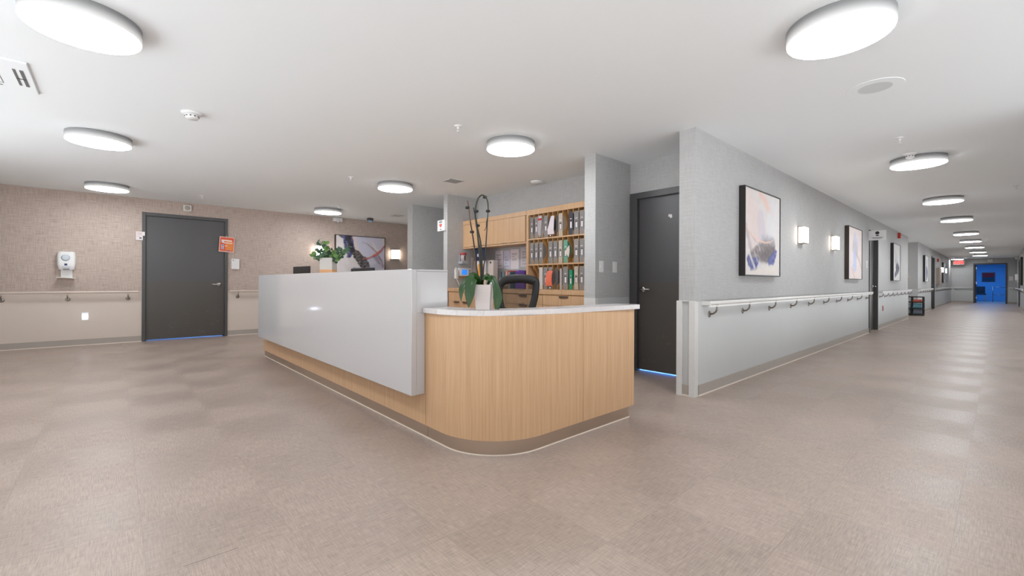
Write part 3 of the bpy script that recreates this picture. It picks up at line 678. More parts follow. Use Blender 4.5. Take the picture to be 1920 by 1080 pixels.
b = MB().box(-0.63, -0.50, YB - 0.012, YB - 0.002, 1.07, 1.21).build('back_strap', M['white'], t)
b = MB(); b.add([(-0.67, YB - 0.11, 1.088), (-0.46, YB - 0.11, 1.072), (-0.47, YB - 0.01, 1.072), (-0.66, YB - 0.01, 1.084), (-0.67, YB - 0.11, 1.078), (-0.46, YB - 0.11, 1.062), (-0.47, YB - 0.01, 1.062), (-0.66, YB - 0.01, 1.074)],
    [(0, 1, 2, 3), (7, 6, 5, 4), (0, 4, 5, 1), (1, 5, 6, 2), (2, 6, 7, 3), (3, 7, 4, 0)]).build('drip_tray', M['offwhite'], t)
MB().lathe([(0.0, -0.006), (0.036, -0.006), (0.050, 0)], (-0.572, YB - 0.106, 1.385), 28, axis='y').build('window', basic('dispenser_window', (196, 204, 212), 0.12), t)
b = MB().box(-0.585, -0.553, YB - 0.108, YB - 0.10, 1.265, 1.295).build('badge', basic('badge_blue', (44, 56, 110), 0.5), t)
MB().box(-0.615, -0.52, YB - 0.108, YB - 0.10, 1.238, 1.243).build('caption_line', basic('badge_violet', (150, 140, 190), 0.5), t)
MB().box(-0.60, -0.53, YB - 0.10, YB - 0.08, 1.205, 1.214).build('nozzle', M['black'], t)
# night-light outlet
t = thing('wall_outlet', 'white wall outlet with glowing night light below the tan handrail', 'outlet', (-0.357, YB, 0.40))
MB().box(-0.397, -0.317, YB - 0.006, YB, 0.40, 0.525).build('plate', M['white'], t, bevel=0.002)
MB().box(-0.374, -0.340, YB - 0.02, YB - 0.006, 0.447, 0.470).build('night_light', emitter('night_light_led', (225, 232, 255), 38.0), t, bevel=0.003)
# room sign by the door
t = thing('room_sign', 'small white sign with red print overlapping the left door frame', 'sign', (0.31, YB, 1.72))
MB().box(0.258, 0.345, YB - 0.02, YB - 0.014, 1.722, 1.866).build('plate', M['paper'], t)
b = MB().box(0.335, 0.372, YB - 0.024, YB - 0.02, 1.80, 1.866).build('tab', M['paper'], t)
b = MB()
for z, x1 in ((1.845, 0.335), (1.825, 0.33), (1.79, 0.31)): b.box(0.272, x1, YB - 0.022, YB - 0.02, z - 0.006, z)
b.build('print_lines', basic('rose_print', (206, 150, 150), 0.8), t)
MB().box(0.30, 0.33, YB - 0.0215, YB - 0.02, 1.745, 1.77).build('pictogram', M['ink'], t)
# sounder above the door
t = thing('wall_sounder', 'cream fire alarm sounder above the left dark door', 'alarm', (0.956, YB, 2.275))
MB().box(0.894, 1.018, YB - 0.045, YB, 2.278, 2.394).build('housing', M['offwhite'], t, bevel=0.014, seg=3)
MB().lathe([(0.0, -0.006), (0.035, -0.006), (0.04, 0)], (0.956, YB - 0.045, 2.336), 20, axis='y').build('grille', M['base'], t)
# orange notice hanging from the frame
t = thing('notice_sheet', 'orange and red notice hanging tilted on the door frame', 'notice', (1.56, YB, 1.58))
A = Matrix.Translation((1.558, YB - 0.024, 1.722)) @ Matrix.Rotation(math.radians(3.5), 4, 'Y')
def rel(boxes):
    b = MB()
    for x0, x1, z0, z1, y in boxes: b.merge(MB().box(x0, x1, y - 0.0012, y, z0, z1), A)
    return b
rel([(-0.122, 0.122, -0.143, 0.143, 0)]).build('sheet', basic('notice_border', (240, 190, 176), 0.8), t)
rel([(-0.108, 0.108, -0.125, 0.130, -0.0013)]).build('red_field', basic('notice_red', (226, 100, 74), 0.8), t)
rel([(-0.02, 0.10, -0.105, 0.06, -0.0026)]).build('orange_field', basic('notice_orange', (238, 142, 74), 0.8), t)
rel([(-0.09, 0.08, 0.06, 0.085, -0.0039), (-0.06, 0.09, 0.02, 0.038, -0.0039), (-0.03, 0.01, -0.035, -0.022, -0.0039)]).build('white_line', basic('notice_white', (248, 226, 216), 0.8), t)
rel([(-0.085, -0.045, 0.03, 0.07, -0.0042), (-0.085, -0.045, -0.045, -0.005, -0.0042), (-0.085, -0.045, -0.092, -0.055, -0.0042)]).build('white_square', M['paper'], t)
rel([(-0.077, -0.053, -0.035, -0.01, -0.0055), (-0.077, -0.053, -0.085, -0.062, -0.0055), (0.01, 0.05, -0.12, -0.105, -0.0055)]).build('blue_pictogram', basic('notice_blue', (40, 108, 184), 0.7), t)
MB().lathe([(0, -0.006), (0.009, -0.005), (0.011, 0)], (1.555, YB - 0.026, 1.868), 12, axis='y').build('clip', M['white'], t)
# white control box
t = thing('access_panel', 'plain white box on the wall right of the dark door', 'access panel', (1.70, YB, 1.255))
MB().box(1.632, 1.76, YB - 0.045, YB, 1.262, 1.458).build('cover', M['white'], t, bevel=0.004)
MB().box(1.652, 1.668, YB - 0.047, YB - 0.045, 1.42, 1.438).build('lock', M['ink'], t)
# exit-light box near ceiling behind lamp
t = thing('emergency_light', 'small white box high on the taupe wall under the ceiling lamp', 'emergency light', (3.62, YB, 2.33))
MB().box(3.53, 3.72, YB - 0.06, YB, 2.35, 2.43).build('housing', M['white'], t, bevel=0.004)
MB().lathe([(0, -0.03), (0.03, -0.025), (0.034, 0)], (3.62, YB - 0.06, 2.36), 16, axis='y').build('lens', M['white'], t)

# ------------------------------------------------------------------ corridor wall fittings
t = thing('projecting_sign', 'white mask sign projecting from the wall over the corridor doorway', 'sign', (11.70, YW, 1.92))
MB().box(11.705, 11.711, YW - 0.285, YW, 1.935, 2.135).build('plate', M['white'], t)
b = MB(); b.merge(MB().lathe([(0, 0), (0.033, 0)], n=20, caps=False), Matrix.Translation((11.7045, YW - 0.142, 2.085)) @ Matrix.Rotation(PI / 2, 4, 'Y'))
b.box(11.7035, 11.705, YW - 0.178, YW - 0.106, 2.072, 2.085)
b.box(11.7035, 11.705, YW - 0.172, YW - 0.112, 2.03, 2.042).box(11.7035, 11.705, YW - 0.16, YW - 0.124, 2.02, 2.03)
b.build('pictogram', M['black'], t)
MB().box(11.7035, 11.705, YW - 0.235, YW - 0.05, 1.985, 1.995).box(11.7035, 11.705, YW - 0.215, YW - 0.07, 1.968, 1.976).build('caption_line', M['ink'], t)
t = thing('room_number_plate', 'small braille room plate beside the signed doorway', 'sign', (11.48, YW, 1.36))
MB().box(11.42, 11.56, YW - 0.01, YW, 1.362, 1.505).build('plate', M['paper'], t)
b = MB()
for z in (1.46, 1.43, 1.40): b.box(11.44, 11.54, YW - 0.0115, YW - 0.01, z - 0.007, z)
b.build('print_lines', M['ink'], t)
t = thing('alarm_strobe', 'red fire alarm strobe high on the wall before the side hall', 'alarm', (15.65, YW, 2.25), 'red alarm strobes')
MB().box(15.59, 15.71, YW - 0.06, YW, 2.255, 2.40).build('housing', M['red'], t, bevel=0.004); MB().box(15.62, 15.68, YW - 0.085, YW - 0.06, 2.27, 2.32).build('lens', M['paper'], t)
t = thing('alarm_strobe', 'red fire alarm strobe on the far wall beyond the dark door', 'alarm', (26.7, YW, 2.0), 'red alarm strobes')
MB().box(26.62, 26.76, YW - 0.06, YW, 2.01, 2.14).build('housing', M['red'], t, bevel=0.004); MB().box(26.66, 26.72, YW - 0.085, YW - 0.06, 2.03, 2.07).build('lens', M['paper'], t)
t = thing('red_outlet', 'red emergency outlet low on the corridor wall', 'outlet', (13.4, YW, 0.395))
MB().box(13.36, 13.44, YW - 0.008, YW, 0.395, 0.52).build('plate', M['red'], t, bevel=0.002); MB().box(13.385, 13.415, YW - 0.011, YW - 0.008, 0.42, 0.49).build('socket', M['black'], t)
t = thing('wall_cabinet', 'beige wall cabinet beyond the far dark door', 'cabinet', (26.6, YW, 0.98))
MB().box(26.3, 27.2, YW - 0.10, YW, 1.0, 1.74).build('body', basic('beige_cabinet', (176, 162, 150), 0.5), t); MB().box(26.34, 27.16, YW - 0.112, YW - 0.10, 1.03, 1.71).build('door', basic('beige_cabinet_door', (182, 168, 156), 0.5), t)
# magazine rack
t = thing('magazine_rack', 'black wire magazine rack on the floor at the side hall corner', 'rack', (19.5, 1.86, 0))
b = MB(); bb = [0.012]
for y in (1.672, 1.945, 2.20):
    for x in (19.46, 19.74): b.box(x - 0.014, x + 0.014, y - 0.016, y + 0.016, 0, 0.62)
for z in (0.03, 0.226, 0.43, 0.605):
    for x in (19.46, 19.74): b.box(x - 0.012, x + 0.012, 1.672, 2.20, z - 0.014, z + 0.014)
    for y in (1.672, 2.20): b.box(19.46, 19.74, y - 0.012, y + 0.012, z - 0.012, z + 0.012)
b.build('frame', M['black'], t)
b = MB()
for z in (0.044, 0.24, 0.444): b.box(19.47, 19.73, 1.69, 2.19, z, z + 0.006)
b.build('shelf', M['black'], t)
for (y0, y1, z, h_, rgb, lb) in ((1.70, 1.92, 0.45, 0.07, (214, 104, 88), 'coral magazine stack on the top shelf of the black rack'), (1.97, 2.17, 0.45, 0.11, (196, 200, 200), 'pale magazine stack beside the coral one on the rack'),
        (1.70, 1.92, 0.246, 0.15, (110, 160, 176), 'teal patterned magazines on the middle rack shelf'), (1.97, 2.17, 0.246, 0.14, (160, 178, 186), 'pale blue magazines on the middle rack shelf, nearest the hall'),
        (1.70, 1.92, 0.05, 0.15, (120, 128, 140), 'slate grey magazines on the bottom rack shelf'), (1.97, 2.17, 0.05, 0.15, (150, 156, 164), 'light grey magazines on the bottom rack shelf, nearest the hall')):
    o = thing('magazine_stack', lb, 'magazines', (19.58, (y0 + y1) / 2, z), 'magazines in the black rack')
    for q in range(4):
        MB().box(19.49 + 0.004 * (q % 2), 19.70, y0 + 0.003 * q, y1 - 0.004 * q, z + h_ * q / 4 + 0.0005, z + h_ * (q + 1) / 4).build('magazine', basic('mag_%d_%d' % (q, rgb[0]), tuple(min(255, max(0, c + (q * 37 % 50) - 22)) for c in rgb), 0.6), o)
# side table with dried flowers in the side hall
t = thing('console_table', 'narrow table in the side hall mostly hidden by the corridor wall', 'table', (19.2, 2.6, 0))
MB().box(19.0, 19.4, 2.0, 2.9, 0.76, 0.79).build('table_top', M['offwhite'], t)
for x in (19.03, 19.37):
    for y in (2.03, 2.87): MB().box(x - 0.015, x + 0.015, y - 0.015, y + 0.015, 0, 0.76).build('leg', M['offwhite'], t)
t = thing('dried_flowers', 'dried beige flowers in a vase at the side hall corner', 'flowers', (19.2, 2.06, 0.79))
MB().lathe([(0.0, 0), (0.05, 0), (0.06, 0.06), (0.035, 0.15), (0.045, 0.17)], (19.2, 2.08, 0.79), 20).build('vase', M['offwhite'], t)
b = MB(); c = MB(); rr = random.Random(4)
for i in range(14):
    a = rr.uniform(0, 2 * PI); l = rr.uniform(0.18, 0.32); s_ = rr.uniform(0.02, 0.16)
    e = (19.2 + s_ * math.cos(a), 2.08 + s_ * math.sin(a), 0.94 + l)
    b.tube([(19.2, 2.08, 0.93), ((19.2 + e[0]) / 2, (2.08 + e[1]) / 2, 0.93 + l * 0.6), e], 0.004, 5)
    c.lathe([(0.001, -0.03), (0.02, -0.01), (0.026, 0.01), (0.012, 0.035), (0.001, 0.045)], e, 7, caps=False)
b.build('stems', basic('dry_stem', (120, 104, 84), 0.8), t); c.build('blooms', basic('dry_bloom', (196, 184, 168), 0.9), t)
# exit sign
t = thing('exit_sign', 'glowing red exit sign below the ceiling at the corridor end', 'sign', (34.6, 1.53, 2.10))
MB().box(34.60, 34.64, 1.32, 1.74, 2.12, 2.34).build('housing', M['white'], t); MB().box(34.61, 34.63, 1.50, 1.56, 2.34, H).build('hanger', M['white'], t)
MB().box(34.592, 34.60, 1.335, 1.725, 2.135, 2.325).build('face', basic('exit_face', (170, 30, 30), 0.6, emit=(255, 60, 54), es=0.55), t)
text_mesh('EXIT', 0.17, 'lettering', basic('exit_letters', (200, 90, 90), 0.6, emit=(255, 150, 140), es=0.8), t, face_minus_x(34.589, 1.53, 2.23), 0.004)
# end wall fittings
t = thing('wall_light_box', 'white box above the blue doorway', 'emergency light', (35, 0.36, 2.24)); MB().box(34.93, 35.0, 0.27, 0.45, 2.24, 2.38).build('housing', M['white'], t, bevel=0.005); MB().box(34.92, 34.93, 0.30, 0.42, 2.27, 2.35).build('lens', M['offwhite'], t)
t = thing('notice_plate', 'square white plate right of the blue doorway', 'sign', (35, -0.38, 1.23)); MB().box(34.985, 35.0, -0.46, -0.32, 1.23, 1.45).build('plate', M['paper'], t)
t = thing('hand_sanitizer', 'white dispenser on the opposite wall near the blue doorway', 'dispenser', (31.8, YR, 1.15), 'wall dispensers')
MB().box(31.7, 31.95, YR, YR + 0.12, 1.22, 1.52).build('housing', M['white'], t, bevel=0.035, seg=3); MB().box(31.7, 31.95, YR, YR + 0.12, 1.14, 1.155).build('drip_tray', M['white'], t)
t = thing('wall_speaker', 'small white box under the ceiling at the corridor end corner', 'alarm', (33.3, YR, 2.28)); MB().box(33.2, 33.4, YR, YR + 0.1, 2.28, 2.42).build('housing', M['white'], t, bevel=0.01)
b = MB(); b.box(29.9, 29.96, YR, YR + 0.03, 0, 2.13).box(30.9, 30.96, YR, YR + 0.03, 0, 2.13).box(29.96, 30.9, YR, YR + 0.03, 2.07, 2.13)
d6 = struct(MB().box(29.96, 30.9, YR + 0.001, YR + 0.012, 0.01, 2.07).build('door_6', M['wall_plain'])); b.build('door_frame', M['frame_dk'], d6)
# things in the blue room
t = thing('framed_picture', 'dark red and teal picture in the blue room', 'picture', (40, 0.48, 1.2))
MB().box(39.96, 40.0, 0.20, 0.76, 1.19, 1.77).build('frame', M['frame_dk'], t); MB().box(39.95, 39.96, 0.24, 0.72, 1.47, 1.73).build('red_field', basic('pic_red', (150, 20, 30), 0.7), t); MB().box(39.95, 39.96, 0.24, 0.72, 1.23, 1.47).build('teal_field', basic('pic_teal', (20, 60, 80), 0.7), t)
t = thing('guest_chair', 'dark high-back chair in the blue room', 'chair', (38.6, 0.80, 0))
MB().box(38.4, 38.9, 0.55, 1.05, 0.40, 0.48).build('seat', M['charcoal'], t, bevel=0.02); MB().box(38.86, 38.94, 0.60, 1.02, 0.40, 0.90).build('backrest', M['charcoal'], t, bevel=0.02)
for x in (38.43, 38.87):
    for y in (0.57, 1.03): MB().box(x - 0.015, x + 0.015, y - 0.015, y + 0.015, 0, 0.41).build('leg', M['steel'], t)
t = thing('walking_frame', 'grey walking frame in the blue room', 'walker', (38.0, 0.0, 0))
for y in (-0.24, 0.28):
    MB().tube([(38.25, y, 0), (38.2, y, 0.88), (37.95, y, 0.90), (37.85, y, 0)], 0.014, 8).build('side_frame', M['steel'], t)
MB().tube([(38.2, -0.24, 0.86), (38.2, 0.28, 0.86)], 0.013, 8).tube([(38.22, -0.24, 0.42), (38.22, 0.28, 0.42)], 0.013, 8).build('cross_bar', M['steel'], t)

# ------------------------------------------------------------------ reception desk
def arc(cx, cy, r, a0, a1, n):
    return [(cx + r * math.cos(math.radians(a0 + (a1 - a0) * i / n)), cy + r * math.sin(math.radians(a0 + (a1 - a0) * i / n))) for i in range(n + 1)]
def band(outer, inner): return outer + inner[::-1]
desk = thing('reception_desk', 'L-shaped oak reception desk with white front panel and curved end', 'desk', (1.6, 4.4, 0))
# wooden body: from far end along X=1.50, round the corner, along Y=1.87
def path(off):      # offset inward
    return [(1.50 + off, 6.70)] + [(1.50 + off, 2.50)] + arc(1.935, 2.305, 0.435 - off, 180, 270, 28)[0:] + [(2.94, 1.87 + off)]
def extrude_path(mb, po, pi, z0, z1):
    n = len(po)
    mb.add([(x, y, z) for z in (z0, z1) for x, y in po], [(i, i + 1, n + i + 1, n + i) for i in range(n - 1)], True)
    mb.add([(x, y, z) for z in (z0, z1) for x, y in pi], [(i + 1, i, n + i, n + i + 1) for i in range(n - 1)], True)
    for z, rv in ((z0, 1), (z1, 0)):
        mb.add([(x, y, z) for x, y in po] + [(x, y, z) for x, y in pi], [((i, i + 1, n + i + 1, n + i) if rv == 0 else (n + i, n + i + 1, i + 1, i)) for i in range(n - 1)])
    for i, rv in ((0, 0), (n - 1, 1)):
        q = [(*po[i], z0), (*pi[i], z0), (*pi[i], z1), (*po[i], z1)]; mb.add(q if rv else q[::-1], [(0, 1, 2, 3)])
# split of the face in boards with fine joints
full = path(0.0); inn = path(0.03)
bodies = [(full[0:2], inn[0:2]), (full[1:31], inn[1:31])]
P = MB(); extrude_path(P, [(1.50, 6.70), (1.50, 2.503)], [(1.53, 6.70), (1.53, 2.503)], 0.10, 0.832); P.build('front_board', M['wood'], desk)
a1 = arc(1.935, 2.305, 0.435, 180, 270, 36); a2 = arc(1.935, 2.305, 0.405, 180, 270, 36)
P = MB(); extrude_path(P, [(1.50, 2.499)] + a1 + [(2.332, 1.87)], [(1.53, 2.499)] + a2 + [(2.332, 1.90)], 0.10, 0.832); P.build('curved_board', M['wood'], desk)
P = MB(); extrude_path(P, [(2.3345, 1.87), (2.945, 1.87)], [(2.3345, 1.90), (2.945, 1.90)], 0.10, 0.832); P.build('end_board', M['wood'], desk)
P = MB().box(1.531, 1.536, 2.49, 2.51, 0.1, 0.83).box(2.32, 2.345, 1.901, 1.906, 0.1, 0.83).build('joint_backing', M['black'], desk)
# kick plate
a3 = arc(1.935, 2.305, 0.398, 180, 270, 36); a4 = arc(1.935, 2.305, 0.39, 180, 270, 36)
P = MB(); extrude_path(P, [(1.537, 6.80), (1.537, 2.531)], [(1.545, 6.80), (1.545, 2.531)], 0.006, 0.102); P.build('kick_plate', M['kick'], desk)
P = MB(); extrude_path(P, [(1.537, 2.528)] + a3 + [(2.932, 1.907)], [(1.545, 2.528)] + a4 + [(2.932, 1.915)], 0.006, 0.102); P.build('kick_plate', M['kick'], desk)
P = MB(); extrude_path(P, [(1.533, 6.80), (1.533, 2.531)] + arc(1.935, 2.305, 0.402, 180, 270, 36) + [(2.936, 1.903)], [(1.545, 6.80), (1.545, 2.531)] + a4 + [(2.932, 1.915)], 0.0, 0.006); P.build('caulk_line', M['caulk'], desk)
MB().box(2.915, 2.945, 1.903, 2.50, 0.10, 0.832).box(2.90, 2.932, 1.918, 2.48, 0.0, 0.10).build('end_panel', M['wood'], desk)
MB().box(1.53, 2.05, 6.67, 6.70, 0.10, 0.832).build('end_panel', M['wood'], desk)
# the tall white box panel: front slab, returns, top ledge
P = MB().box(1.40, 1.436, 2.505, 6.54, 0.303, 1.1125).box(1.437, 1.674, 2.508, 2.54, 0.83, 1.100).box(1.437, 1.499, 2.508, 2.54, 0.303, 0.83).box(1.437, 1.674, 6.50, 6.54, 0.303, 1.10)
P.box(1.437, 1.499, 2.54, 6.50, 0.303, 0.335).build('white_panel', M['panel'], desk, bevel=0.0025)
MB().box(1.437, 1.674, 2.505, 6.54, 1.1005, 1.1125).box(1.655, 1.674, 2.54, 6.50, 0.76, 1.1005).build('ledge', M['panel'], desk, bevel=0.002)
MB().box(1.402, 1.46, 2.5035, 2.512, 1.1128, 1.1155).build('corner_clip', M['ink'], desk)
# stone counter over the curved end
out = [(1.478, 2.503), (1.477, 2.33), (1.484, 2.25), (1.505, 2.17), (1.548, 2.09), (1.61, 2.02), (1.69, 1.972), (1.79, 1.935), (1.92, 1.905), (2.06, 1.885), (2.20, 1.874), (2.45, 1.865), (2.70, 1.857), (2.985, 1.848), (3.02, 1.875), (3.01, 1.98), (2.96, 2.06)]
inn_ = [(1.675, 2.503), (1.69, 2.35), (1.735, 2.22), (1.83, 2.13), (1.96, 2.085), (2.10, 2.07)]
poly = out + inn_[::-1]
P = MB(); n = len(out); P.prism(poly, 0.832, 0.864); P.build('counter', M['quartz'], desk, bevel=0.004)
# inner work surface and drawers (behind the panels)
MB().box(1.54, 2.25, 2.55, 6.66, 0.72, 0.75).box(2.25, 2.90, 1.91, 2.52, 0.72, 0.75).build('worktop', M['wood'], desk)
for y0 in (2.62, 6.15): 
    MB().box(1.70, 2.20, y0, y0 + 0.45, 0.05, 0.72).build('pedestal', M['wood'], desk)
    for q in range(3): MB().box(2.20, 2.215, y0 + 0.01, y0 + 0.44, 0.07 + q * 0.215, 0.275 + q * 0.215).build('drawer', M['wood'], desk)
# monitors behind the ledge
def monitor(yc, w_, ztop, lb, yaw=0.0):
    t = thing('monitor', lb, 'monitor', (1.84, yc, 0.75), 'monitors behind the desk ledge')
    MB().box(-0.012, 0.012, -w_ / 2, w_ / 2, ztop - 0.75 - 0.34, ztop - 0.75).build('screen', M['black'], t, world=False, bevel=0.005)
    MB().box(-0.022, -0.012, -0.07, 0.07, ztop - 0.75 - 0.3, ztop - 0.75 - 0.16).build('back_plate', M['black'], t, world=False)
    MB().box(-0.03, -0.012, -0.03, 0.03, 0.01, ztop - 0.75 - 0.2).build('stand', M['black'], t, world=False)
    MB().lathe([(0.0, 0), (0.10, 0), (0.10, 0.008), (0.03, 0.014)], n=28).build('base', M['black'], t, world=False)
    t.rotation_euler = (0, 0, yaw); return t
monitor(6.22, 0.50, 1.232, 'black monitor top above the far end of the white ledge, left of the leafy plant', 0.10)
monitor(4.28, 0.53, 1.168, 'black monitor top peeking over the white ledge in front of the painting')
# leafy plant in frosted vase on the ledge
t = thing('leafy_plant', 'green round-leaf plant in a frosted vase with tan base, on the white ledge', 'plant', (1.555, 4.42, 1.1126))
s_ = NT('frosted_glass'); s_.b.inputs['Base Color'].default_value = (*lin((214, 206, 200)), 1); s_.b.inputs['Roughness'].default_value = 0.4
tr = s_.n('ShaderNodeBsdfTransparent'); mx = s_.n('ShaderNodeMixShader'); mx.inputs[0].default_value = 0.72; s_.link(tr.outputs[0], mx.inputs[1]); s_.link(s_.b.outputs[0], mx.inputs[2]); s_.link(mx.outputs[0], s_.out.inputs[0])
vr = Matrix.Rotation(AZ, 4, 'Z')
MB().merge(MB().box(-0.06, 0.06, -0.06, 0.06, 0.0, 0.15), vr).build('vase', s_.m, t, world=False)
MB().merge(MB().box(-0.0606, 0.0606, -0.0606, 0.0606, 0.001, 0.036), vr).build('sand_layer', basic('tan_sand', (214, 160, 112), 0.8), t, world=False)
rr = random.Random(11); st = MB(); fa = MB(); fb = MB()
def round_leaf(mb, c, nrm, r, rng):
    nrm = Vector(nrm).normalized(); a = nrm.orthogonal().normalized(); b = nrm.cross(a); n = 12
    ctr = Vector(c) + nrm * r * 0.12; e = rng.uniform(0.85, 1.1)
    mb.add([ctr] + [Vector(c) + a * r * math.cos(2 * PI * k / n) + b * r * e * math.sin(2 * PI * k / n) - nrm * 0.05 * r * math.cos(4 * PI * k / n) for k in range(n)], [(0, 1 + k, 1 + (k + 1) % n) for k in range(n)], True)
# stems given as (sideways, away, height) reach in metres, sideways along the view's right
reach = [(-0.10, 0.02, 0.33), (-0.15, -0.02, 0.19), (-0.06, 0.05, 0.30), (-0.01, -0.04, 0.31), (0.03, 0.03, 0.24), (0.09, -0.02, 0.21), (0.17, 0.01, 0.23), (0.19, 0.03, 0.26), (-0.12, 0.05, 0.24), (0.0, 0.0, 0.22), (0.05, 0.06, 0.19), (-0.05, -0.06, 0.20), (0.13, -0.05, 0.17), (-0.09, -0.05, 0.17), (-0.03, 0.03, 0.26), (0.10, 0.04, 0.25)]
for sx, sd, sh in reach:
    tip = rt * sx + fw * sd + Vector((0, 0, sh)); base = rt * sx * 0.12 + Vector((0, 0, 0.05))
    mid = rt * sx * 0.4 + fw * sd * 0.4 + Vector((0, 0, 0.05 + (sh - 0.05) * 0.62))
    pts = []
    for q in range(9):
        u = q / 8; pts.append(base * (1 - u) ** 2 + mid * 2 * u * (1 - u) + tip * u * u)
    st.tube(pts, 0.0022, 5)
    for q in range(4, 9):
        for sg in (-1, 1):
            p = pts[q] + rt * sg * rr.uniform(0.01, 0.022) + fw * rr.uniform(-0.02, 0.02) + Vector((0, 0, rr.uniform(-0.012, 0.012)))
            nr = (-fw * rr.uniform(0.1, 1.0) + rt * rr.uniform(-.6, .6) + Vector((0, 0, rr.uniform(0.0, 1.0))))
            round_leaf(fa if rr.random() < 0.55 else fb, p, nr, rr.uniform(0.013, 0.024), rr)
st.build('stems', basic('plant_stem', (86, 100, 58), 0.7), t, world=False)
fa.build('dark_foliage', basic('leaf_dark', (46, 78, 56), 0.5, var=0.25, nscale=30), t, world=False)
fb.build('light_foliage', basic('leaf_light', (92, 128, 62), 0.5, var=0.2, nscale=30), t, world=False)

# ------------------------------------------------------------------ orchid on the counter
org = Vector((1.652, 2.082, 0.8642))
t = thing('potted_orchid', 'leafless-spike orchid in a white square pot on the stone counter', 'plant', tuple(org))
PXM = 2.76 / 825
def at(u, v, d=0.0):    # position near the pot in its own metres, from how far right and high it sits
    return rt * ((u - 908) * PXM) + fw * d + Vector((0, 0, (580.5 - v) * PXM))
pr = Matrix.Rotation(AZ - PI / 2 - 0.16, 4, 'Z')
b = MB(); w0, w1, hh = 0.042, 0.051, 0.152
def ringsq(w_, z): return [(-w_, -w_, z), (w_, -w_, z), (w_, w_, z), (-w_, w_, z)]
V = ringsq(w0, 0) + ringsq(w1, hh) + ringsq(w1 - 0.005, hh) + ringsq(w1 - 0.007, hh - 0.02)
b.add(V, [(3, 2, 1, 0)] + [(k, (k + 1) % 4, 4 + (k + 1) % 4, 4 + k) for k in range(4)] + [(4 + k, 4 + (k + 1) % 4, 8 + (k + 1) % 4, 8 + k) for k in range(4)] + [(8 + k, 8 + (k + 1) % 4, 12 + (k + 1) % 4, 12 + k) for k in range(4)])
pb = MB().merge(b, pr); pb.build('pot', basic('matte_white_ceramic', (200, 190, 186), 0.45), t, world=False, bevel=0.0015)
g = MB()
for i, z in enumerate((0.065, 0.085, 0.10, 0.05)): g.merge(MB().box(-0.03 + 0.002 * i, 0.028, -w0 - (w1 - w0) * z / hh - 0.0006, -w0 - (w1 - w0) * z / hh + 0.001, z, z + 0.0012), pr)
g.build('incised_line', basic('pot_groove', (188, 178, 176), 0.6), t, world=False)
MB().merge(MB().box(-w1 + 0.007, w1 - 0.007, -w1 + 0.007, w1 - 0.007, hh - 0.025, hh - 0.012), pr).build('bark', basic('potting_bark', (66, 46, 32), 0.9, var=0.3, nscale=60), t, world=False)
def leaf(mb, pts, ws, droop_n, thick=0.0018, fold=0.35):
    # pts: centre line; ws: half widths; droop_n: leaf face direction
    pts = [Vector(p) for p in pts]; N = 24; cl = []; wl = []
    for i in range(N + 1):       # smooth the centre line
        s = i / N * (len(pts) - 1); k = min(int(s), len(pts) - 2); f = s - k
        p0 = pts[max(k - 1, 0)]; p1 = pts[k]; p2 = pts[k + 1]; p3 = pts[min(k + 2, len(pts) - 1)]
        cl.append(0.5 * ((2 * p1) + (p2 - p0) * f + (2 * p0 - 5 * p1 + 4 * p2 - p3) * f * f + (-p0 + 3 * p1 - 3 * p2 + p3) * f ** 3))
        wl.append(ws[k] * (1 - f) + ws[k + 1] * f)
    vs = []; M_ = 8
    for i, p in enumerate(cl):
        d = (cl[min(i + 1, N)] - cl[max(i - 1, 0)]).normalized(); nn = Vector(droop_n); side = d.cross(nn).normalized(); nn = side.cross(d).normalized()
        for j in range(M_ + 1):
            q = j / M_ * 2 - 1; vs.append(p + side * q * wl[i] + nn * (abs(q) ** 1.3) * wl[i] * fold)
        for j in range(M_, -1, -1):
            q = j / M_ * 2 - 1; vs.append(p + side * q * wl[i] + nn * ((abs(q) ** 1.3) * wl[i] * fold - thick * (1 - q * q * 0.9)))
    K = 2 * (M_ + 1)
    mb.add(vs, [(i * K + k, i * K + (k + 1) % K, (i + 1) * K + (k + 1) % K, (i + 1) * K + k) for i in range(N) for k in range(K)], True)
    return mb
def m_leaf():
    s = NT('orchid_leaf'); X, Y, Z = s.pos(obj=True)
    n = s.noise(s.comb(s.math('MULTIPLY', X, 260), s.math('MULTIPLY', Y, 260), s.math('MULTIPLY', Z, 14)), 1.0, 2.0)
    s.link(s.scale_col(lin((36, 70, 24)), s.math('MULTIPLY_ADD', n, 0.8, 0.6)), s.b.inputs['Base Color']); s.b.inputs['Roughness'].default_value = 0.33
    return s.m
ML = m_leaf(); toward = -fw
MP = lambda L: [at(*q) for q in L]
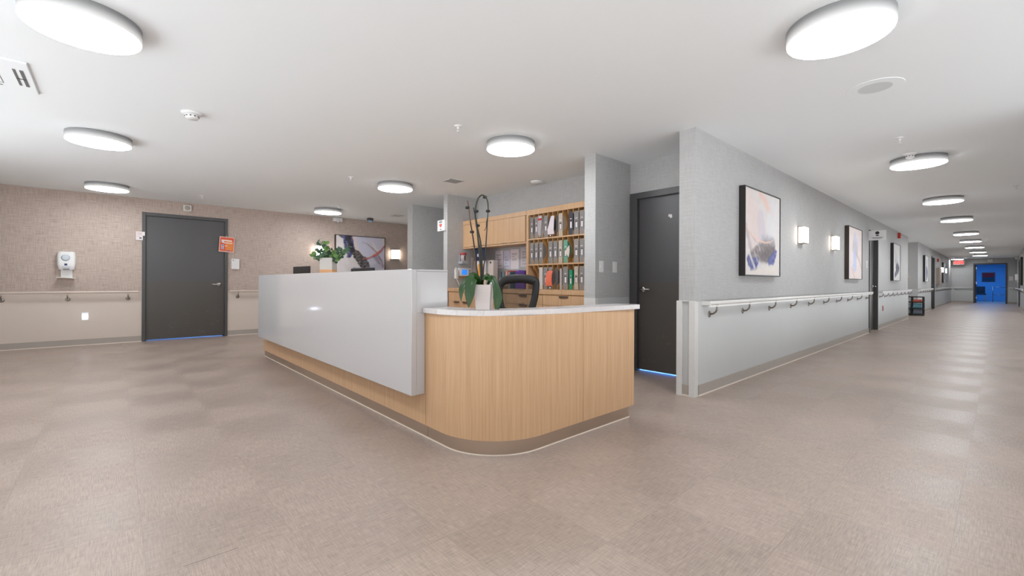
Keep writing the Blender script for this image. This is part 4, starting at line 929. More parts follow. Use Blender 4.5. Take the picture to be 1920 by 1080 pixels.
for L, W, nn in (
    (MP([(898, 534, 0.0), (887, 524, -0.03), (877, 530, -0.05), (870, 545, -0.06), (868.5, 564, -0.06)]), [0.006, 0.02, 0.022, 0.019, 0.002], toward + rt * -0.5),
    (MP([(899, 534, -0.01), (892, 521, -0.05), (886, 530, -0.075), (884, 552, -0.085), (882.5, 575, -0.085)]), [0.008, 0.024, 0.031, 0.029, 0.002], toward + rt * 0.15),
    (MP([(914, 535, 0.0), (922, 522, -0.02), (928, 536, -0.035), (932, 558, -0.04), (931, 579, -0.04)]), [0.006, 0.014, 0.019, 0.031, 0.012], toward + rt * 0.4),
    (MP([(906, 535, 0.0), (908, 526, -0.03), (914, 520, -0.05), (921, 524, -0.06)]), [0.01, 0.018, 0.017, 0.003], Vector((0, 0, 1)) + toward),
    (MP([(902, 535, -0.01), (904, 528, -0.04), (912, 525, -0.06), (923, 530, -0.07)]), [0.01, 0.02, 0.018, 0.003], Vector((0, 0, 1)) + toward * 0.8),
    (MP([(901, 535, 0.02), (898, 524, 0.04), (890, 521, 0.08), (880, 524, 0.11)]), [0.01, 0.02, 0.02, 0.004], Vector((0, 0, 1)))):
    leaf(MB(), L, W, nn).build('leaf', ML, t, world=False)
def spike(P_, r0, nm, m):
    P_ = [Vector(p) for p in P_]; pts = []
    for k in range(len(P_) - 1):
        p0 = P_[max(k - 1, 0)]; p1 = P_[k]; p2 = P_[k + 1]; p3 = P_[min(k + 2, len(P_) - 1)]
        for i in range(6):
            f = i / 6; pts.append(0.5 * ((2 * p1) + (p2 - p0) * f + (2 * p0 - 5 * p1 + 4 * p2 - p3) * f * f + (-p0 + 3 * p1 - 3 * p2 + p3) * f ** 3))
    pts.append(P_[-1]); n = len(pts)
    return MB().tube(pts, [r0 * 1.25 * (1 - 0.4 * i / n) for i in range(n)], 8).build(nm, m, t, world=False)
mst = basic('orchid_spike', (52, 50, 34), 0.6, var=0.3, nscale=30); mst2 = basic('orchid_spike_brown', (96, 60, 42), 0.6, var=0.3, nscale=30); mblk = basic('plant_stake', (36, 34, 34), 0.6)
spike(MP([(897, 536, 0), (895.6, 520, 0), (892, 493, 0.01), (889, 464, 0.015), (886, 443, 0.01), (882, 419, 0), (880, 398, -0.01), (877.8, 385, -0.02)]), 0.0042, 'flower_spike', mst2)
spike(MP([(903, 536, 0), (902, 515, 0), (899, 480, 0.01), (896.5, 455, 0.015), (893.3, 424, 0.02), (891, 410, 0.02), (891.9, 392.6, 0.02), (895.6, 381, 0.01), (902, 374, 0), (909.6, 377, -0.01), (914, 388, -0.02), (914.8, 404, -0.02)]), 0.005, 'flower_spike', mst)
spike(MP([(904, 536, 0.01), (903.5, 500, 0.02), (901, 462, 0.03), (896, 437, 0.035), (890, 409, 0.04), (887, 394, 0.045)]), 0.0042, 'flower_spike', mst)
spike(MP([(905, 536, -0.01), (907, 505, -0.01), (909.8, 484, -0.015), (911.5, 456, -0.02), (913.3, 427, -0.02), (914.8, 400, -0.02)]), 0.0038, 'plant_stake', mblk)
spike(MP([(906, 536, 0.0), (902.5, 492, 0.0), (898, 457, 0.0), (892.5, 424, 0.0), (890.5, 402, 0.0)]), 0.0035, 'plant_stake', mblk)
spike(MP([(899, 536, 0.0), (894.5, 505, 0.0), (889.5, 466, 0.0), (883, 425, 0.0), (880.5, 402, 0.0)]), 0.0032, 'plant_stake', mblk)
spike(MP([(914, 414, -0.02), (911.5, 424, -0.01), (911, 432, 0), (907.5, 438, 0)]), 0.0022, 'side_shoot', mst)
for u, v, d in ((877.5, 397, -0.01), (885.2, 440, 0.01), (893, 402, 0.02), (895.3, 428, 0.02), (908.5, 377.5, 0), (914.5, 403.5, -0.02)):
    c = at(u, v, d); MB().lathe([(0.001, -0.009), (0.011, -0.007), (0.014, 0.0), (0.011, 0.007), (0.001, 0.009)], tuple(c), 10, axis='z', caps=False).box(c.x - 0.004, c.x + 0.004, c.y - 0.012, c.y + 0.004, c.z - 0.003, c.z + 0.003).build('clip', mblk, t, world=False)

# ------------------------------------------------------------------ office chair
t = thing('office_chair', 'black mesh-back office chair behind the curved counter', 'chair', (3.10, 3.35, 0))
CR = Matrix.Translation((3.10, 3.35, 0)) @ Matrix.Rotation(AZ - PI / 2 + 0.05, 4, 'Z')   # local -y faces the camera (back of chair)
def loc(pts): return [CR @ Vector(p) for p in pts]
# backrest outline in local x (right) and z
ox = [(-0.175, 0.70), (-0.215, 0.80), (-0.228, 0.93), (-0.215, 1.02), (-0.16, 1.085), (-0.06, 1.112), (0.06, 1.115), (0.16, 1.098), (0.215, 1.065), (0.228, 1.00), (0.215, 0.88), (0.185, 0.76), (0.16, 0.69), (0.05, 0.665), (-0.08, 0.67)]
def curve_y(x): return -0.02 + 0.35 * x * x + 0.0
b = MB(); n = len(ox); rs = 0.018
loop = [Vector((x, curve_y(x), z)) for x, z in ox]
sm = []
for i in range(n):
    p0, p1, p2, p3 = loop[i - 1], loop[i], loop[(i + 1) % n], loop[(i + 2) % n]
    for q in range(5):
        f = q / 5; sm.append(0.5 * ((2 * p1) + (p2 - p0) * f + (2 * p0 - 5 * p1 + 4 * p2 - p3) * f * f + (-p0 + 3 * p1 - 3 * p2 + p3) * f ** 3))
N = len(sm); ring = []; K = 10
ctr = Vector((0, 0, 0.9))
for i, p in enumerate(sm):
    d = (sm[(i + 1) % N] - sm[i - 1]).normalized(); inward = (ctr - p); inward -= d * inward.dot(d); inward.normalize(); dep = d.cross(inward)
    wid = 0.072 + 0.02 * max(0.0, min(1.0, (p.z - 1.0) / 0.1))
    ring.append([p + inward * (wid * (0.5 + 0.5 * math.cos(2 * PI * k / K))) + dep * (0.018 * math.sin(2 * PI * k / K)) for k in range(K)])
b.add([CR @ v for r_ in ring for v in r_], [(i * K + k, ((i + 1) % N) * K + k, ((i + 1) % N) * K + (k + 1) % K, i * K + (k + 1) % K) for i in range(N) for k in range(K)], True)
b.build('back_frame', M['black'], t)
def m_mesh():
    s = NT('chair_mesh_fabric'); X, Y, Z = s.pos(obj=True)
    s.b.inputs['Base Color'].default_value = (*lin((48, 42, 40)), 1); s.b.inputs['Roughness'].default_value = 0.8
    a = s.math('ABSOLUTE', s.math('SINE', s.math('MULTIPLY', s.math('SUBTRACT', X, Y), 520))); c = s.math('ABSOLUTE', s.math('SINE', s.math('MULTIPLY', Z, 700)))
    f = s.math('MAXIMUM', s.math('GREATER_THAN', a, 0.86), s.math('GREATER_THAN', c, 0.86))
    tr = s.n('ShaderNodeBsdfTransparent'); mx = s.n('ShaderNodeMixShader'); s.link(f, mx.inputs[0]); s.link(tr.outputs[0], mx.inputs[1]); s.link(s.b.outputs[0], mx.inputs[2]); s.link(mx.outputs[0], s.out.inputs[0])
    return s.m
inner = [ring[i][0] for i in range(N)]
MB().add([CR @ Vector((0, -0.012, 0.9))] + [CR @ v for v in inner], [(0, 1 + i, 1 + (i + 1) % N) for i in range(N)], True).build('back_mesh', m_mesh(), t)
b = MB().tube(loc([(-0.13, 0.0, 0.76), (-0.05, -0.045, 0.72), (0.05, -0.045, 0.72), (0.13, 0.0, 0.76)]), 0.014, 8).tube(loc([(0, -0.05, 0.72), (0, -0.06, 0.55), (0, 0.05, 0.42), (0, 0.22, 0.40)]), 0.022, 10).build('back_support', M['black'], t)
b = MB(); b.merge(MB().box(-0.24, 0.24, 0.02, 0.48, 0.43, 0.50), CR).build('seat', M['charcoal'], t, bevel=0.03, seg=4)
b = MB(); b.lathe([(0.028, 0.10), (0.028, 0.28), (0.018, 0.28), (0.018, 0.42)], tuple(CR @ Vector((0, 0.24, 0))), 18).build('gas_lift', M['steel'], t)
for k in range(5):
    a = 2 * PI * k / 5 + 0.3; e = Vector((0.30 * math.cos(a), 0.24 + 0.30 * math.sin(a), 0.075))
    o = MB().tube(loc([(0, 0.24, 0.12), (e.x * 0.5, 0.24 + (e.y - 0.24) * 0.5, 0.10), tuple(e)]), [0.026, 0.02, 0.014], 8).build('base_arm', M['black'], t)
    w_ = CR @ Vector((e.x, e.y, 0)); MB().lathe([(0.0, -0.011), (0.026, -0.011), (0.03, 0), (0.026, 0.011), (0, 0.011)], (w_.x, w_.y, 0.03), 16, axis='y').build('caster', M['black'], o)
for sg in (-1, 1):
    MB().tube(loc([(sg * 0.20, 0.24, 0.44), (sg * 0.29, 0.24, 0.48), (sg * 0.29, 0.22, 0.64)]), 0.014, 8).merge(MB().box(sg * 0.29 - 0.035, sg * 0.29 + 0.035, 0.10, 0.34, 0.64, 0.665), CR).build('armrest', M['black'], t)

# ------------------------------------------------------------------ storage wall of the station
XF = 4.25; XB = 4.556
t = thing('overhead_cabinet', 'oak overhead cabinet with lift-up doors above the pinned papers', 'cabinet', (4.4, 5.15, 1.576))
MB().box(XF, XB, 4.425, 5.922, 1.576, 1.598).box(XF, XB, 4.425, 5.922, 1.968, 2.03).box(XF, XB, 5.90, 5.922, 1.598, 1.968).box(XF + 0.25, XB, 4.425, 5.90, 1.598, 1.968).build('body', M['wood'], t)
ys = [4.44, 4.783, 5.126, 5.513, 5.898]
for i in range(4):
    o = MB().box(XF - 0.002, XF + 0.018, ys[i] + 0.0015, ys[i + 1] - 0.0015, 1.604, 1.964).build('door', M['wood'], t)
    yc = ys[i + 1] - 0.10 if i % 2 == 0 else ys[i] + 0.11
    MB().box(XF - 0.006, XF + 0.01, yc - 0.055, yc + 0.055, 1.600, 1.6085).build('door_pull', M['steel'], o)
# binder shelving
t = thing('binder_shelf', 'oak pigeonhole shelving full of ring binders', 'shelf', (4.4, 3.8, 0.94))
MB().box(XF, XB, 4.382, 4.42, 0.941, 2.03).build('side_panel', M['wood'], t)
MB().box(XF, XB, 3.108, 4.381, 1.958, 2.03).build('top_panel', M['wood'], t)
MB().box(XB - 0.012, XB, 3.108, 4.381, 0.941, 1.957).build('back_panel', M['wood_in'], t)
for z in (1.264, 1.613): MB().box(XF, XB - 0.013, 3.108, 4.381, z, z + 0.018).build('shelf_board', M['wood'], t)
PITCH = 0.0876; Y0 = 4.370
rows = [(0.942, 1.263), (1.283, 1.612), (1.632, 1.957)]
def divider(y, z0, z1):
    # thin board whose front edge is cut back in a hollow curve
    n = 14; pts = [(XB - 0.014, z0), (XB - 0.014, z1), (XF + 0.004, z1)]
    hz = z1 - z0
    for i in range(n + 1):
        u = i / n; z = z1 - hz * (0.16 + 0.68 * u); x = XF + 0.006 + 0.085 * math.sin(PI * u) ** 0.7; pts.append((x, z))
    pts.append((XF + 0.004, z0)); m = len(pts); b = MB()
    b.add([(x, y - 0.003, z) for x, z in pts], [tuple(range(m))]); b.add([(x, y + 0.003, z) for x, z in pts], [tuple(range(m))[::-1]])
    b.add([(x, y + s, z) for s in (-0.003, 0.003) for x, z in pts], [(i, m + i, m + (i + 1) % m, (i + 1) % m) for i in range(m)]); return b
for z0, z1 in rows:
    for k in range(1, 15): divider(Y0 - PITCH * k, z0, z1).build('divider', M['wood_in'], t)
# binders
MBN = {}
def bmat(rgb):
    if rgb not in MBN: MBN[rgb] = basic('binder_%d_%d_%d' % rgb, rgb, 0.55)
    return MBN[rgb]
G1 = (138, 132, 130); G2 = (126, 122, 122); G3 = (150, 143, 140); BE = (186, 172, 156); TE = (106, 158, 136); NV = (60, 60, 70); WH = (206, 200, 198); DG = (104, 98, 98)
row_name = ['bottom', 'middle', 'top']; ordn = ['first', 'second', 'third', 'fourth', 'fifth', 'sixth', 'seventh', 'eighth', 'ninth', 'tenth', 'eleventh', 'twelfth', 'thirteenth']
cn = {G1: 'grey', G2: 'grey', G3: 'light grey', BE: 'beige', TE: 'teal green', NV: 'black', WH: 'off-white', DG: 'dark grey', (188, 178, 176): 'pale', (36, 140, 104): 'emerald green', (220, 140, 128): 'pink'}
def binder(row, k, rgb, wd=0.062, hgt=0.292, label='white', set_in=0.012, ring=True, word=None):
    z0 = rows[row][0]; yc = Y0 - PITCH * (k + 0.5) - 0.002
    lb = '%s %s in the %s shelf row, %s slot from the wooden side panel' % (cn[rgb], word or 'ring binder', row_name[row], ordn[k])
    t = thing('ring_binder', lb, 'binder', (XF + set_in + 0.12, yc, z0 + 0.001), 'ring binders on the shelves')
    x0 = XF + set_in; y0, y1 = yc - wd / 2, yc + wd / 2; z = z0 + 0.001
    b = MB(); b.box(x0, x0 + 0.003, y0, y1, z, z + hgt).box(x0 + 0.003, x0 + 0.238, y0, y0 + 0.003, z, z + hgt).box(x0 + 0.003, x0 + 0.238, y1 - 0.003, y1, z, z + hgt)
    b.build('cover', bmat(rgb), t, bevel=0.0012)
    MB().box(x0 + 0.02, x0 + 0.23, y0 + 0.005, y1 - 0.005, z + 0.006, z + hgt - 0.012).build('pages', M['paper'], t)
    if label:
        MB().box(x0 - 0.0012, x0, yc - wd * 0.30, yc + wd * 0.30, z + hgt * 0.28, z + hgt * 0.60).build('label_pocket', DKP, t)
        MB().box(x0 - 0.002, x0 - 0.0012, yc - wd * 0.22, yc + wd * 0.14, z + hgt * 0.30, z + hgt * (0.52 + 0.02 * (k % 3))).build('spine_label', M['paper'], t)
        MB().box(x0 - 0.0018, x0, yc - wd * 0.2, yc + wd * 0.2, z + hgt * 0.68, z + hgt * 0.71).build('spine_sticker', M['paper'], t)
    if ring:
        b = MB()
        for zz in (0.07, 0.93): b.lathe([(0.0, -0.0015), (0.003, -0.0012), (0.0035, 0)], (x0, yc, z + hgt * zz), 8, axis='x')
        b.build('rivets', M['frame_dk'], t)
    return t
DKP = basic('clear_pocket_grey', (96, 92, 96), 0.3)  # dark grey face of the binder label pockets
for k, c, w_ in ((0, G2, .058), (1, G1, .062), (3, G1, .066), (6, BE, .064), (8, NV, .068), (9, G1, .074), (10, G1, .072), (11, G1, .06)): binder(2, k, c, w_)
for k, c, w_ in ((0, G1, .064), (1, G1, .06), (2, G1, .064), (4, G1, .07), (5, G1, .07), (6, BE, .062), (7, TE, .066), (9, G3, .074), (10, G1, .07), (11, G2, .06)): binder(1, k, c, w_)
for k, c, w_, lb in ((2, WH, .062, None), (3, G1, .062, 1), (4, G1, .066, 1), (7, G1, .076, 1), (9, BE, .064, 1), (10, G1, .072, 1)): binder(0, k, c, w_, label=lb)
binder(0, 5, DG, .05, 0.285, None, 0.04); binder(2, 4, DG, .052, 0.28, None, 0.04); binder(2, 5, DG, .05, 0.285, None, 0.05)
binder(0, 8, (36, 140, 104), .05, 0.25, 1, 0.012)
binder(0, 11, (220, 140, 128), .05, 0.20, None, 0.01, word='folder'); binder(0, 6, (188, 178, 176), .03, 0.27, None, 0.02, word='folder')
# soft folders and paper hanging from the slots
def sheet(nm, lb, row, k, prof, rgb, cat='folder', extra=None, pages=True):
    z0 = rows[row][0]; yc = Y0 - PITCH * (k + 0.5); t = thing(nm, lb, cat, (XF - 0.01, yc, z0 + 0.01))
    # prof: list of (y offset left, y offset right, height, outward bulge)
    b = MB(); n = len(prof)
    for th in (0, 0.004):
        b.add([(XF - q[3] + th, yc + s, z0 + q[2]) for q in prof for s in (q[0], q[1])], [((2 * i, 2 * i + 1, 2 * i + 3, 2 * i + 2) if th else (2 * i + 2, 2 * i + 3, 2 * i + 1, 2 * i)) for i in range(n - 1)], True)
    b.build('sheet', basic(nm + '_col%d' % rgb[1], rgb, 0.75), t)
    if pages: MB().box(XF - 0.004, XF + 0.2, yc - 0.008, yc + 0.008, z0 + prof[0][2] - 0.002, z0 + prof[-1][2] * 0.95).build('pages', M['paper'], t)
    if extra: extra(t, yc, z0)
    return t
def redtop(t, yc, z0):
    MB().box(XF - 0.016, XF - 0.006, yc - 0.03, yc + 0.03, z0 + 0.235, z0 + 0.262).build('red_tab', M['red'], t)
    MB().lathe([(0.0, -0.004), (0.012, -0.004), (0.016, 0.004)], (XF - 0.012, yc, z0 + 0.018), 12, axis='x').build('ring_pull', M['chrome'], t)
sheet('soft_folder', 'grey folder with a red top tab bulging from the top shelf row', 2, 2, [(0.02, -0.012, 0.012, 0.0), (0.03, -0.028, 0.08, 0.018), (0.034, -0.034, 0.16, 0.016), (0.034, -0.034, 0.24, 0.006), (0.034, -0.03, 0.30, 0.0)], (178, 168, 172), extra=redtop)
def clipx(t, yc, z0): MB().lathe([(0.0, -0.004), (0.014, -0.004), (0.018, 0.004)], (XF - 0.012, yc - 0.02, z0 + 0.014), 12, axis='x').build('ring_pull', M['chrome'], t)
sheet('loose_papers', 'crumpled white papers hanging out of the top shelf row', 2, 4, [(0.015, -0.10, 0.03, 0.02), (0.01, -0.10, 0.09, 0.035), (-0.02, -0.098, 0.20, 0.025), (-0.035, -0.09, 0.27, 0.012)], (224, 212, 218), 'papers', clipx, False)
sheet('coral_folder', 'coral and orange folder bulging from the bottom shelf row', 0, 4, [(0.05, -0.066, 0.045, 0.02), (0.044, -0.066, 0.11, 0.035), (0.034, -0.066, 0.19, 0.03), (0.02, -0.066, 0.245, 0.01)], (232, 118, 92), 'folder', clipx, False)
sheet('paper_corner', 'pale paper wedge sticking out of the middle shelf row', 1, 7, [(-0.08, -0.082, 0.065, 0.02), (-0.055, -0.10, 0.11, 0.03), (-0.034, -0.104, 0.15, 0.03), (-0.085, -0.092, 0.215, 0.02)], (214, 200, 188), 'papers', None, False)

# base cabinets with the long worktop
XC = 3.95
t = thing('station_worktop', 'long oak worktop below the binder shelves', 'worktop', (4.25, 4.5, 0.885))
MB().box(XC, XB, 3.108, 5.922, 0.885, 0.9405).build('slab', M['wood'], t)
cab = []
for i, (y0, y1, kind) in enumerate(((3.112, 3.815, 'd'), (3.818, 4.51, 'd'), (4.513, 5.19, 'd'), (5.193, 5.918, 'p'))):
    t = thing('base_cabinet', ['oak drawer unit nearest the grey stub wall', 'oak drawer unit directly behind the chair', 'oak drawer unit left of the chair, behind the orchid', 'oak two-door unit against the phone wall'][i], 'cabinet', (4.25, (y0 + y1) / 2, 0), 'base cabinets of the station')
    MB().box(XC + 0.02, XB, y0, y1, 0.0, 0.884).build('body', M['wood_in'], t)
    if kind == 'd':
        for z0, z1 in ((0.752, 0.872), (0.44, 0.748), (0.10, 0.436)):
            o = MB().box(XC, XC + 0.018, y0 + 0.002, y1 - 0.002, z0, z1).build('drawer', M['wood'], t); yc = (y0 + y1) / 2
            MB().box(XC - 0.012, XC, yc - 0.07, yc + 0.07, z1 - 0.024, z1 - 0.002).build('drawer_pull', M['steel'], o)
    else:
        MB().box(XC, XC + 0.018, y0 + 0.002, y1 - 0.03, 0.738, 0.872).build('drawer', M['wood'], t)
        for a, b_ in ((y0 + 0.002, (y0 + y1) / 2 - 0.016), ((y0 + y1) / 2 - 0.013, y1 - 0.03)):
            o = MB().box(XC, XC + 0.018, a, b_, 0.10, 0.735).build('door', M['wood'], t); yc = b_ - 0.11 if a < 5.3 else a + 0.12
            MB().box(XC - 0.012, XC, yc - 0.065, yc + 0.065, 0.712, 0.732).build('door_pull', M['steel'], o)
# orange cone beside the cabinets
t = thing('traffic_cone', 'orange cone standing behind the white panel beside the oak drawers', 'cone', (3.66, 5.70, 0))
MB().box(3.50, 3.82, 5.54, 5.86, 0, 0.025).build('foot', basic('cone_orange', (226, 84, 44), 0.5), t, bevel=0.01)
MB().lathe([(0.13, 0.025), (0.068, 0.62), (0.022, 0.90), (0.0, 0.905)], (3.66, 5.70, 0), 28).build('body', basic('cone_orange_body', (222, 88, 50), 0.5), t)

# ---- pinned and standing things on the station wall
XW = 4.56
def pinned(nm, lb, y0, y1, z0, z1, rgb, lines, cat='paper', x=XW, th=0.004, grp='papers pinned under the overhead cabinet'):
    t = thing(nm, lb, cat, (x - 0.002, (y0 + y1) / 2, z0), grp)
    MB().box(x - th, x - 0.0005, y0, y1, z0, z1).build('sheet', basic(nm + '_%d' % int(y0 * 100), rgb, 0.85), t)
    b = MB(); w_ = y1 - y0
    for fz, f0, f1 in lines: b.box(x - th - 0.001, x - th, y1 - w_ * f1, y1 - w_ * f0, z0 + (z1 - z0) * fz, z0 + (z1 - z0) * fz + 0.006)
    if lines: b.build('print_lines', M['ink'], t)
    return t
LN = [(0.92, .35, .65), (0.78, .15, .8), (0.72, .15, .75), (0.62, .15, .5), (0.5, .15, .8), (0.44, .15, .7), (0.3, .15, .45), (0.14, .15, .85)]
pinned('pinned_notice', 'white printed notice pinned left of the others under the overhead cabinet', 5.27, 5.455, 1.255, 1.535, (226, 216, 220), LN)
pinned('pinned_chart', 'sheet with a blue patch pinned in the middle of the papers', 5.10, 5.245, 1.24, 1.53, (206, 204, 222), LN[3:])
pinned('pinned_schedule', 'white column table sheet pinned beside the blue patched sheet', 4.90, 5.09, 1.235, 1.54, (228, 218, 222), LN[1:6])
pinned('pinned_calendar', 'stacked pale sheets pinned next to the shelf side panel', 4.63, 4.86, 1.265, 1.555, (208, 200, 206), LN)
o = pinned('wall_poster', 'navy poster with a white crest behind the orchid stems', 5.37, 5.68, 1.375, 1.574, (36, 40, 64), [], 'poster', x=4.30)
MB().lathe([(0, -0.001), (0.026, -0.001), (0.03, 0)], (4.296, 5.575, 1.46), 6, axis='x').build('crest', basic('crest_lilac', (200, 196, 222), 0.7), o)
o = pinned('lower_poster', 'white and amber poster under the navy one', 5.40, 5.615, 0.942, 1.372, (222, 214, 216), [], 'poster', x=4.31)
MB().box(4.304, 4.306, 5.425, 5.47, 1.0, 1.32).box(4.304, 4.306, 5.54, 5.59, 1.0, 1.32).build('amber_stripe', basic('amber', (226, 156, 60), 0.7), o)
t = thing('beige_document_case', 'beige document case standing behind the orchid', 'case', (4.40, 5.33, 0.9415))
MB().box(4.35, 4.44, 5.26, 5.395, 0.9415, 1.375).build('cover', basic('beige_case', (204, 192, 186), 0.6), t, bevel=0.003); MB().box(4.348, 4.35, 5.31, 5.34, 1.325, 1.355).build('clasp', M['black'], t)
# books on the worktop
bx = [((52, 78, 92), 0.034, 0.245, 'dark teal'), ((120, 140, 148), 0.022, 0.245, 'blue grey'), ((92, 112, 124), 0.026, 0.245, 'slate'), ((120, 84, 84), 0.02, 0.248, 'maroon'), ((206, 176, 164), 0.036, 0.248, 'pale pink'), ((206, 70, 58), 0.022, 0.262, 'bright red'), ((150, 146, 150), 0.03, 0.245, 'light grey'), ((70, 100, 112), 0.016, 0.24, 'thin blue')]
y = 4.985
for rgb, w_, h_, nm in bx:
    t = thing('book', '%s book in the short row on the worktop, left of the purple box' % nm, 'book', (4.27, y - w_ / 2, 0.9415), 'books on the worktop')
    MB().box(4.27, 4.273, y - w_, y - 0.001, 0.9415, 0.9415 + h_).box(4.273, 4.45, y - w_, y - w_ + 0.002, 0.9415, 0.9415 + h_).box(4.273, 4.45, y - 0.003, y - 0.001, 0.9415, 0.9415 + h_).build('cover', basic('book_%d_%d' % (rgb[0], rgb[1]), rgb, 0.6), t)
    MB().box(4.275, 4.445, y - w_ + 0.003, y - 0.004, 0.946, 0.9415 + h_ - 0.004).build('pages', M['paper'], t); y -= w_ + 0.001
t = thing('purple_box', 'purple and violet box on the worktop beside the shelf side panel', 'box', (4.25, 4.53, 0.9415))
MB().box(4.26, 4.46, 4.465, 4.655, 0.9415, 1.19).build('carton', basic('purple_card', (84, 46, 132), 0.6), t, bevel=0.002); MB().box(4.27, 4.45, 4.595, 4.653, 1.19, 1.205).build('lid_flap', basic('violet_card', (150, 110, 200), 0.6), t)
t = thing('pen_cup', 'clear cup of dark pens on the worktop by the chair top', 'cup', (4.1, 4.93, 0.9415))
MB().lathe([(0.0, 0), (0.032, 0), (0.036, 0.10), (0.033, 0.10), (0.03, 0.006)], (4.08, 4.95, 0.9415), 20, caps=False).build('cup', basic('pale_cup', (200, 206, 200), 0.3), t)
for i in range(4): MB().tube([(4.08, 4.95, 0.95), (4.08 + 0.02 * math.cos(i * 1.7), 4.95 + 0.02 * math.sin(i * 1.7), 1.10 + 0.01 * i)], 0.004, 6).build('pen', M['black'], t)
t = thing('small_tray', 'dark low tray of odds and ends on the worktop behind the chair', 'tray', (4.1, 4.72, 0.9415))
MB().box(4.02, 4.13, 4.66, 4.84, 0.9415, 0.985).build('tray_body', basic('olive_tray', (120, 112, 88), 0.6), t, bevel=0.004); MB().box(4.03, 4.12, 4.68, 4.82, 0.986, 1.03).build('contents', M['offwhite'], t, bevel=0.006)
# things on the end of the phone wall (Y = 5.925, facing the camera)
YP = 5.925
t = thing('wall_canister', 'wall canister with red cap and clear body beside the overhead cabinet', 'dispenser', (4.22, YP, 1.31), 'wall dispensers')
MB().lathe([(0.045, 1.475), (0.055, 1.48), (0.055, 1.505), (0.04, 1.51)], (4.215, YP - 0.06, 0), 24).build('cap', basic('cap_red', (176, 66, 66), 0.5), t)
MB().lathe([(0.04, 1.37), (0.042, 1.475)], (4.215, YP - 0.06, 0), 24).build('body', basic('canister_clear', (196, 184, 184), 0.2), t)
MB().box(4.16, 4.27, YP - 0.11, YP, 1.33, 1.37).box(4.175, 4.255, YP - 0.02, YP, 1.33, 1.48).build('holder', basic('holder_grey', (176, 178, 182), 0.4), t); MB().box(4.205, 4.225, YP - 0.105, YP - 0.10, 1.385, 1.46).build('level_strip', basic('strip_brown', (90, 60, 56), 0.5), t)
t = thing('wall_phone', 'white wall phone handset with a hanging cord', 'phone', (4.1, YP, 1.08))
MB().box(4.075, 4.135, YP - 0.05, YP, 1.085, 1.245).build('handset', M['white'], t, bevel=0.012, seg=3); MB().box(4.065, 4.09, YP - 0.06, YP - 0.045, 1.215, 1.265).build('hook', M['white'], t)
MB().tube([(4.10, YP - 0.03, 1.09), (4.13, YP - 0.06, 1.0), (4.165, YP - 0.05, 0.9410)], 0.006, 8).build('cord', M['paper'], t)
t = thing('wall_monitor', 'white wall device with a lit blue screen and small keys', 'device', (4.28, YP, 1.13))
MB().box(4.15, 4.40, YP - 0.05, YP, 1.13, 1.262).build('housing', M['white'], t, bevel=0.008)
MB().box(4.195, 4.30, YP - 0.053, YP - 0.05, 1.155, 1.235).build('screen', basic('blue_screen', (40, 110, 200), 0.3, emit=(50, 130, 235), es=0.9), t)
b = MB()
for i in range(3):
    for j in range(2): b.box(4.335 + 0.022 * j, 4.35 + 0.022 * j, YP - 0.053, YP - 0.05, 1.165 + 0.027 * i, 1.18 + 0.027 * i)
b.build('keys', M['frame_dk'], t); MB().box(4.17, 4.36, YP - 0.08, YP, 1.105, 1.122).build('bracket_shelf', M['wood_in'], t)
t = thing('hanging_cable', 'tan cable hanging from the overhead cabinet corner', 'cable', (4.3, YP - 0.02, 1.57))
MB().tube([(4.47, YP - 0.04, 1.575), (4.43, YP - 0.05, 1.42), (4.40, YP - 0.05, 1.22), (4.42, YP - 0.06, 1.02), (4.42, YP - 0.06, 0.945)], 0.006, 8).build('cable', basic('cable_tan', (190, 140, 104), 0.5), t)
t = thing('wall_sheet', 'pale sheet taped to the phone wall beside the tan cable', 'paper', (4.46, YP, 1.15)); MB().box(4.42, 4.53, YP - 0.004, YP - 0.0005, 1.14, 1.44).build('sheet', M['paper'], t)
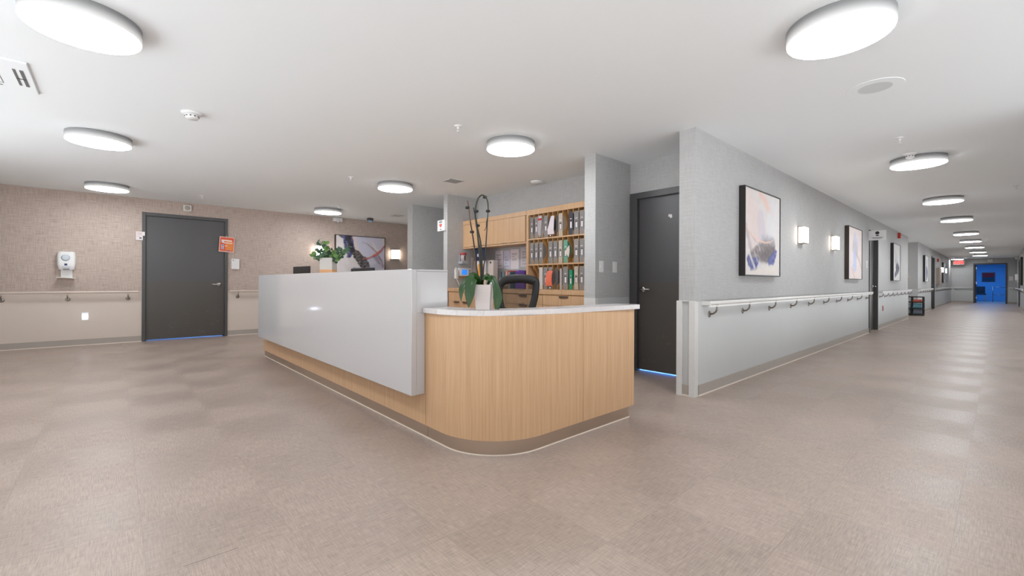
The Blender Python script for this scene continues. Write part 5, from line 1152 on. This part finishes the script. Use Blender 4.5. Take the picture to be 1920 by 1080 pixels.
# AED sign projecting from the wall end
t = thing('aed_sign', 'white AED heart sign projecting from the wall end', 'sign', (3.93, 6.03, 1.85))
A = Matrix.Translation((3.925, 5.945, 1.9425)) @ Matrix.Rotation(0.0, 4, 'Z')
MB().box(3.915, 3.919, 5.955, 6.17, 1.86, 2.035).box(3.919, 3.945, 5.955, 5.975, 1.86, 2.035).build('plate', M['white'], t)
text_mesh('AED', 0.05, 'lettering', basic('aed_ink', (86, 84, 104), 0.7), t, face_minus_x(3.9142, 6.075, 2.003), 0.0012)
hp = []
for i in range(40):
    a = 2 * PI * i / 40; hx = 16 * math.sin(a) ** 3; hy = 13 * math.cos(a) - 5 * math.cos(2 * a) - 2 * math.cos(3 * a) - math.cos(4 * a); hp.append((hx, hy))
b = MB(); sc = 0.0023
b.add([(3.9135, 6.075 - x * sc, 1.948 + y_ * sc) for x, y_ in hp] , [tuple(range(40))[::-1]]); b.build('heart', basic('aed_red', (222, 42, 44), 0.6), t)
bp = [(0.2, 7), (-3.4, -0.6), (-0.4, -0.2), (-1.6, -7.5), (3.2, 1.6), (0.5, 1.3), (3, 7)]
MB().add([(3.9128, 6.075 - x * sc, 1.948 + y_ * sc) for x, y_ in bp], [tuple(range(7))]).build('bolt', basic('aed_bolt', (250, 214, 190), 0.6), t)
MB().add([(3.9135, 6.075 + 0.03, 1.892), (3.9135, 6.075 - 0.03, 1.892), (3.9135, 6.075 - 0.012, 1.879), (3.9135, 6.075 + 0.012, 1.879)], [(0, 1, 2, 3)]).build('arrow', basic('aed_arrow', (54, 46, 60), 0.6), t)
# light switches on the stub wall
for x, lb in ((3.99, 'white light switch nearer the stub wall edge'), (4.245, 'white light switch nearer the recessed dark door')):
    t = thing('light_switch', lb, 'switch', (x, 2.955, 1.145), 'light switches on the stub wall')
    MB().box(x - 0.038, x + 0.038, 2.949, 2.955, 1.147, 1.272).build('plate', M['white'], t, bevel=0.002); MB().box(x - 0.008, x + 0.008, 2.940, 2.949, 1.195, 1.224).build('toggle', M['offwhite'], t)
# hook on the recessed door
t = thing('door_sticker', 'small torn white sticker on the recessed dark door', 'sticker', (4.594, 2.46, 1.76))
MB().add([(4.5935, y_, z_) for y_, z_ in ((2.485, 1.80), (2.445, 1.795), (2.44, 1.765), (2.46, 1.752), (2.47, 1.768), (2.488, 1.775))] + [(4.5948, y_, z_) for y_, z_ in ((2.485, 1.80), (2.445, 1.795), (2.44, 1.765), (2.46, 1.752), (2.47, 1.768), (2.488, 1.775))], [(0, 1, 2, 3, 4, 5), (11, 10, 9, 8, 7, 6)]).build('sheet', M['paper'], t)
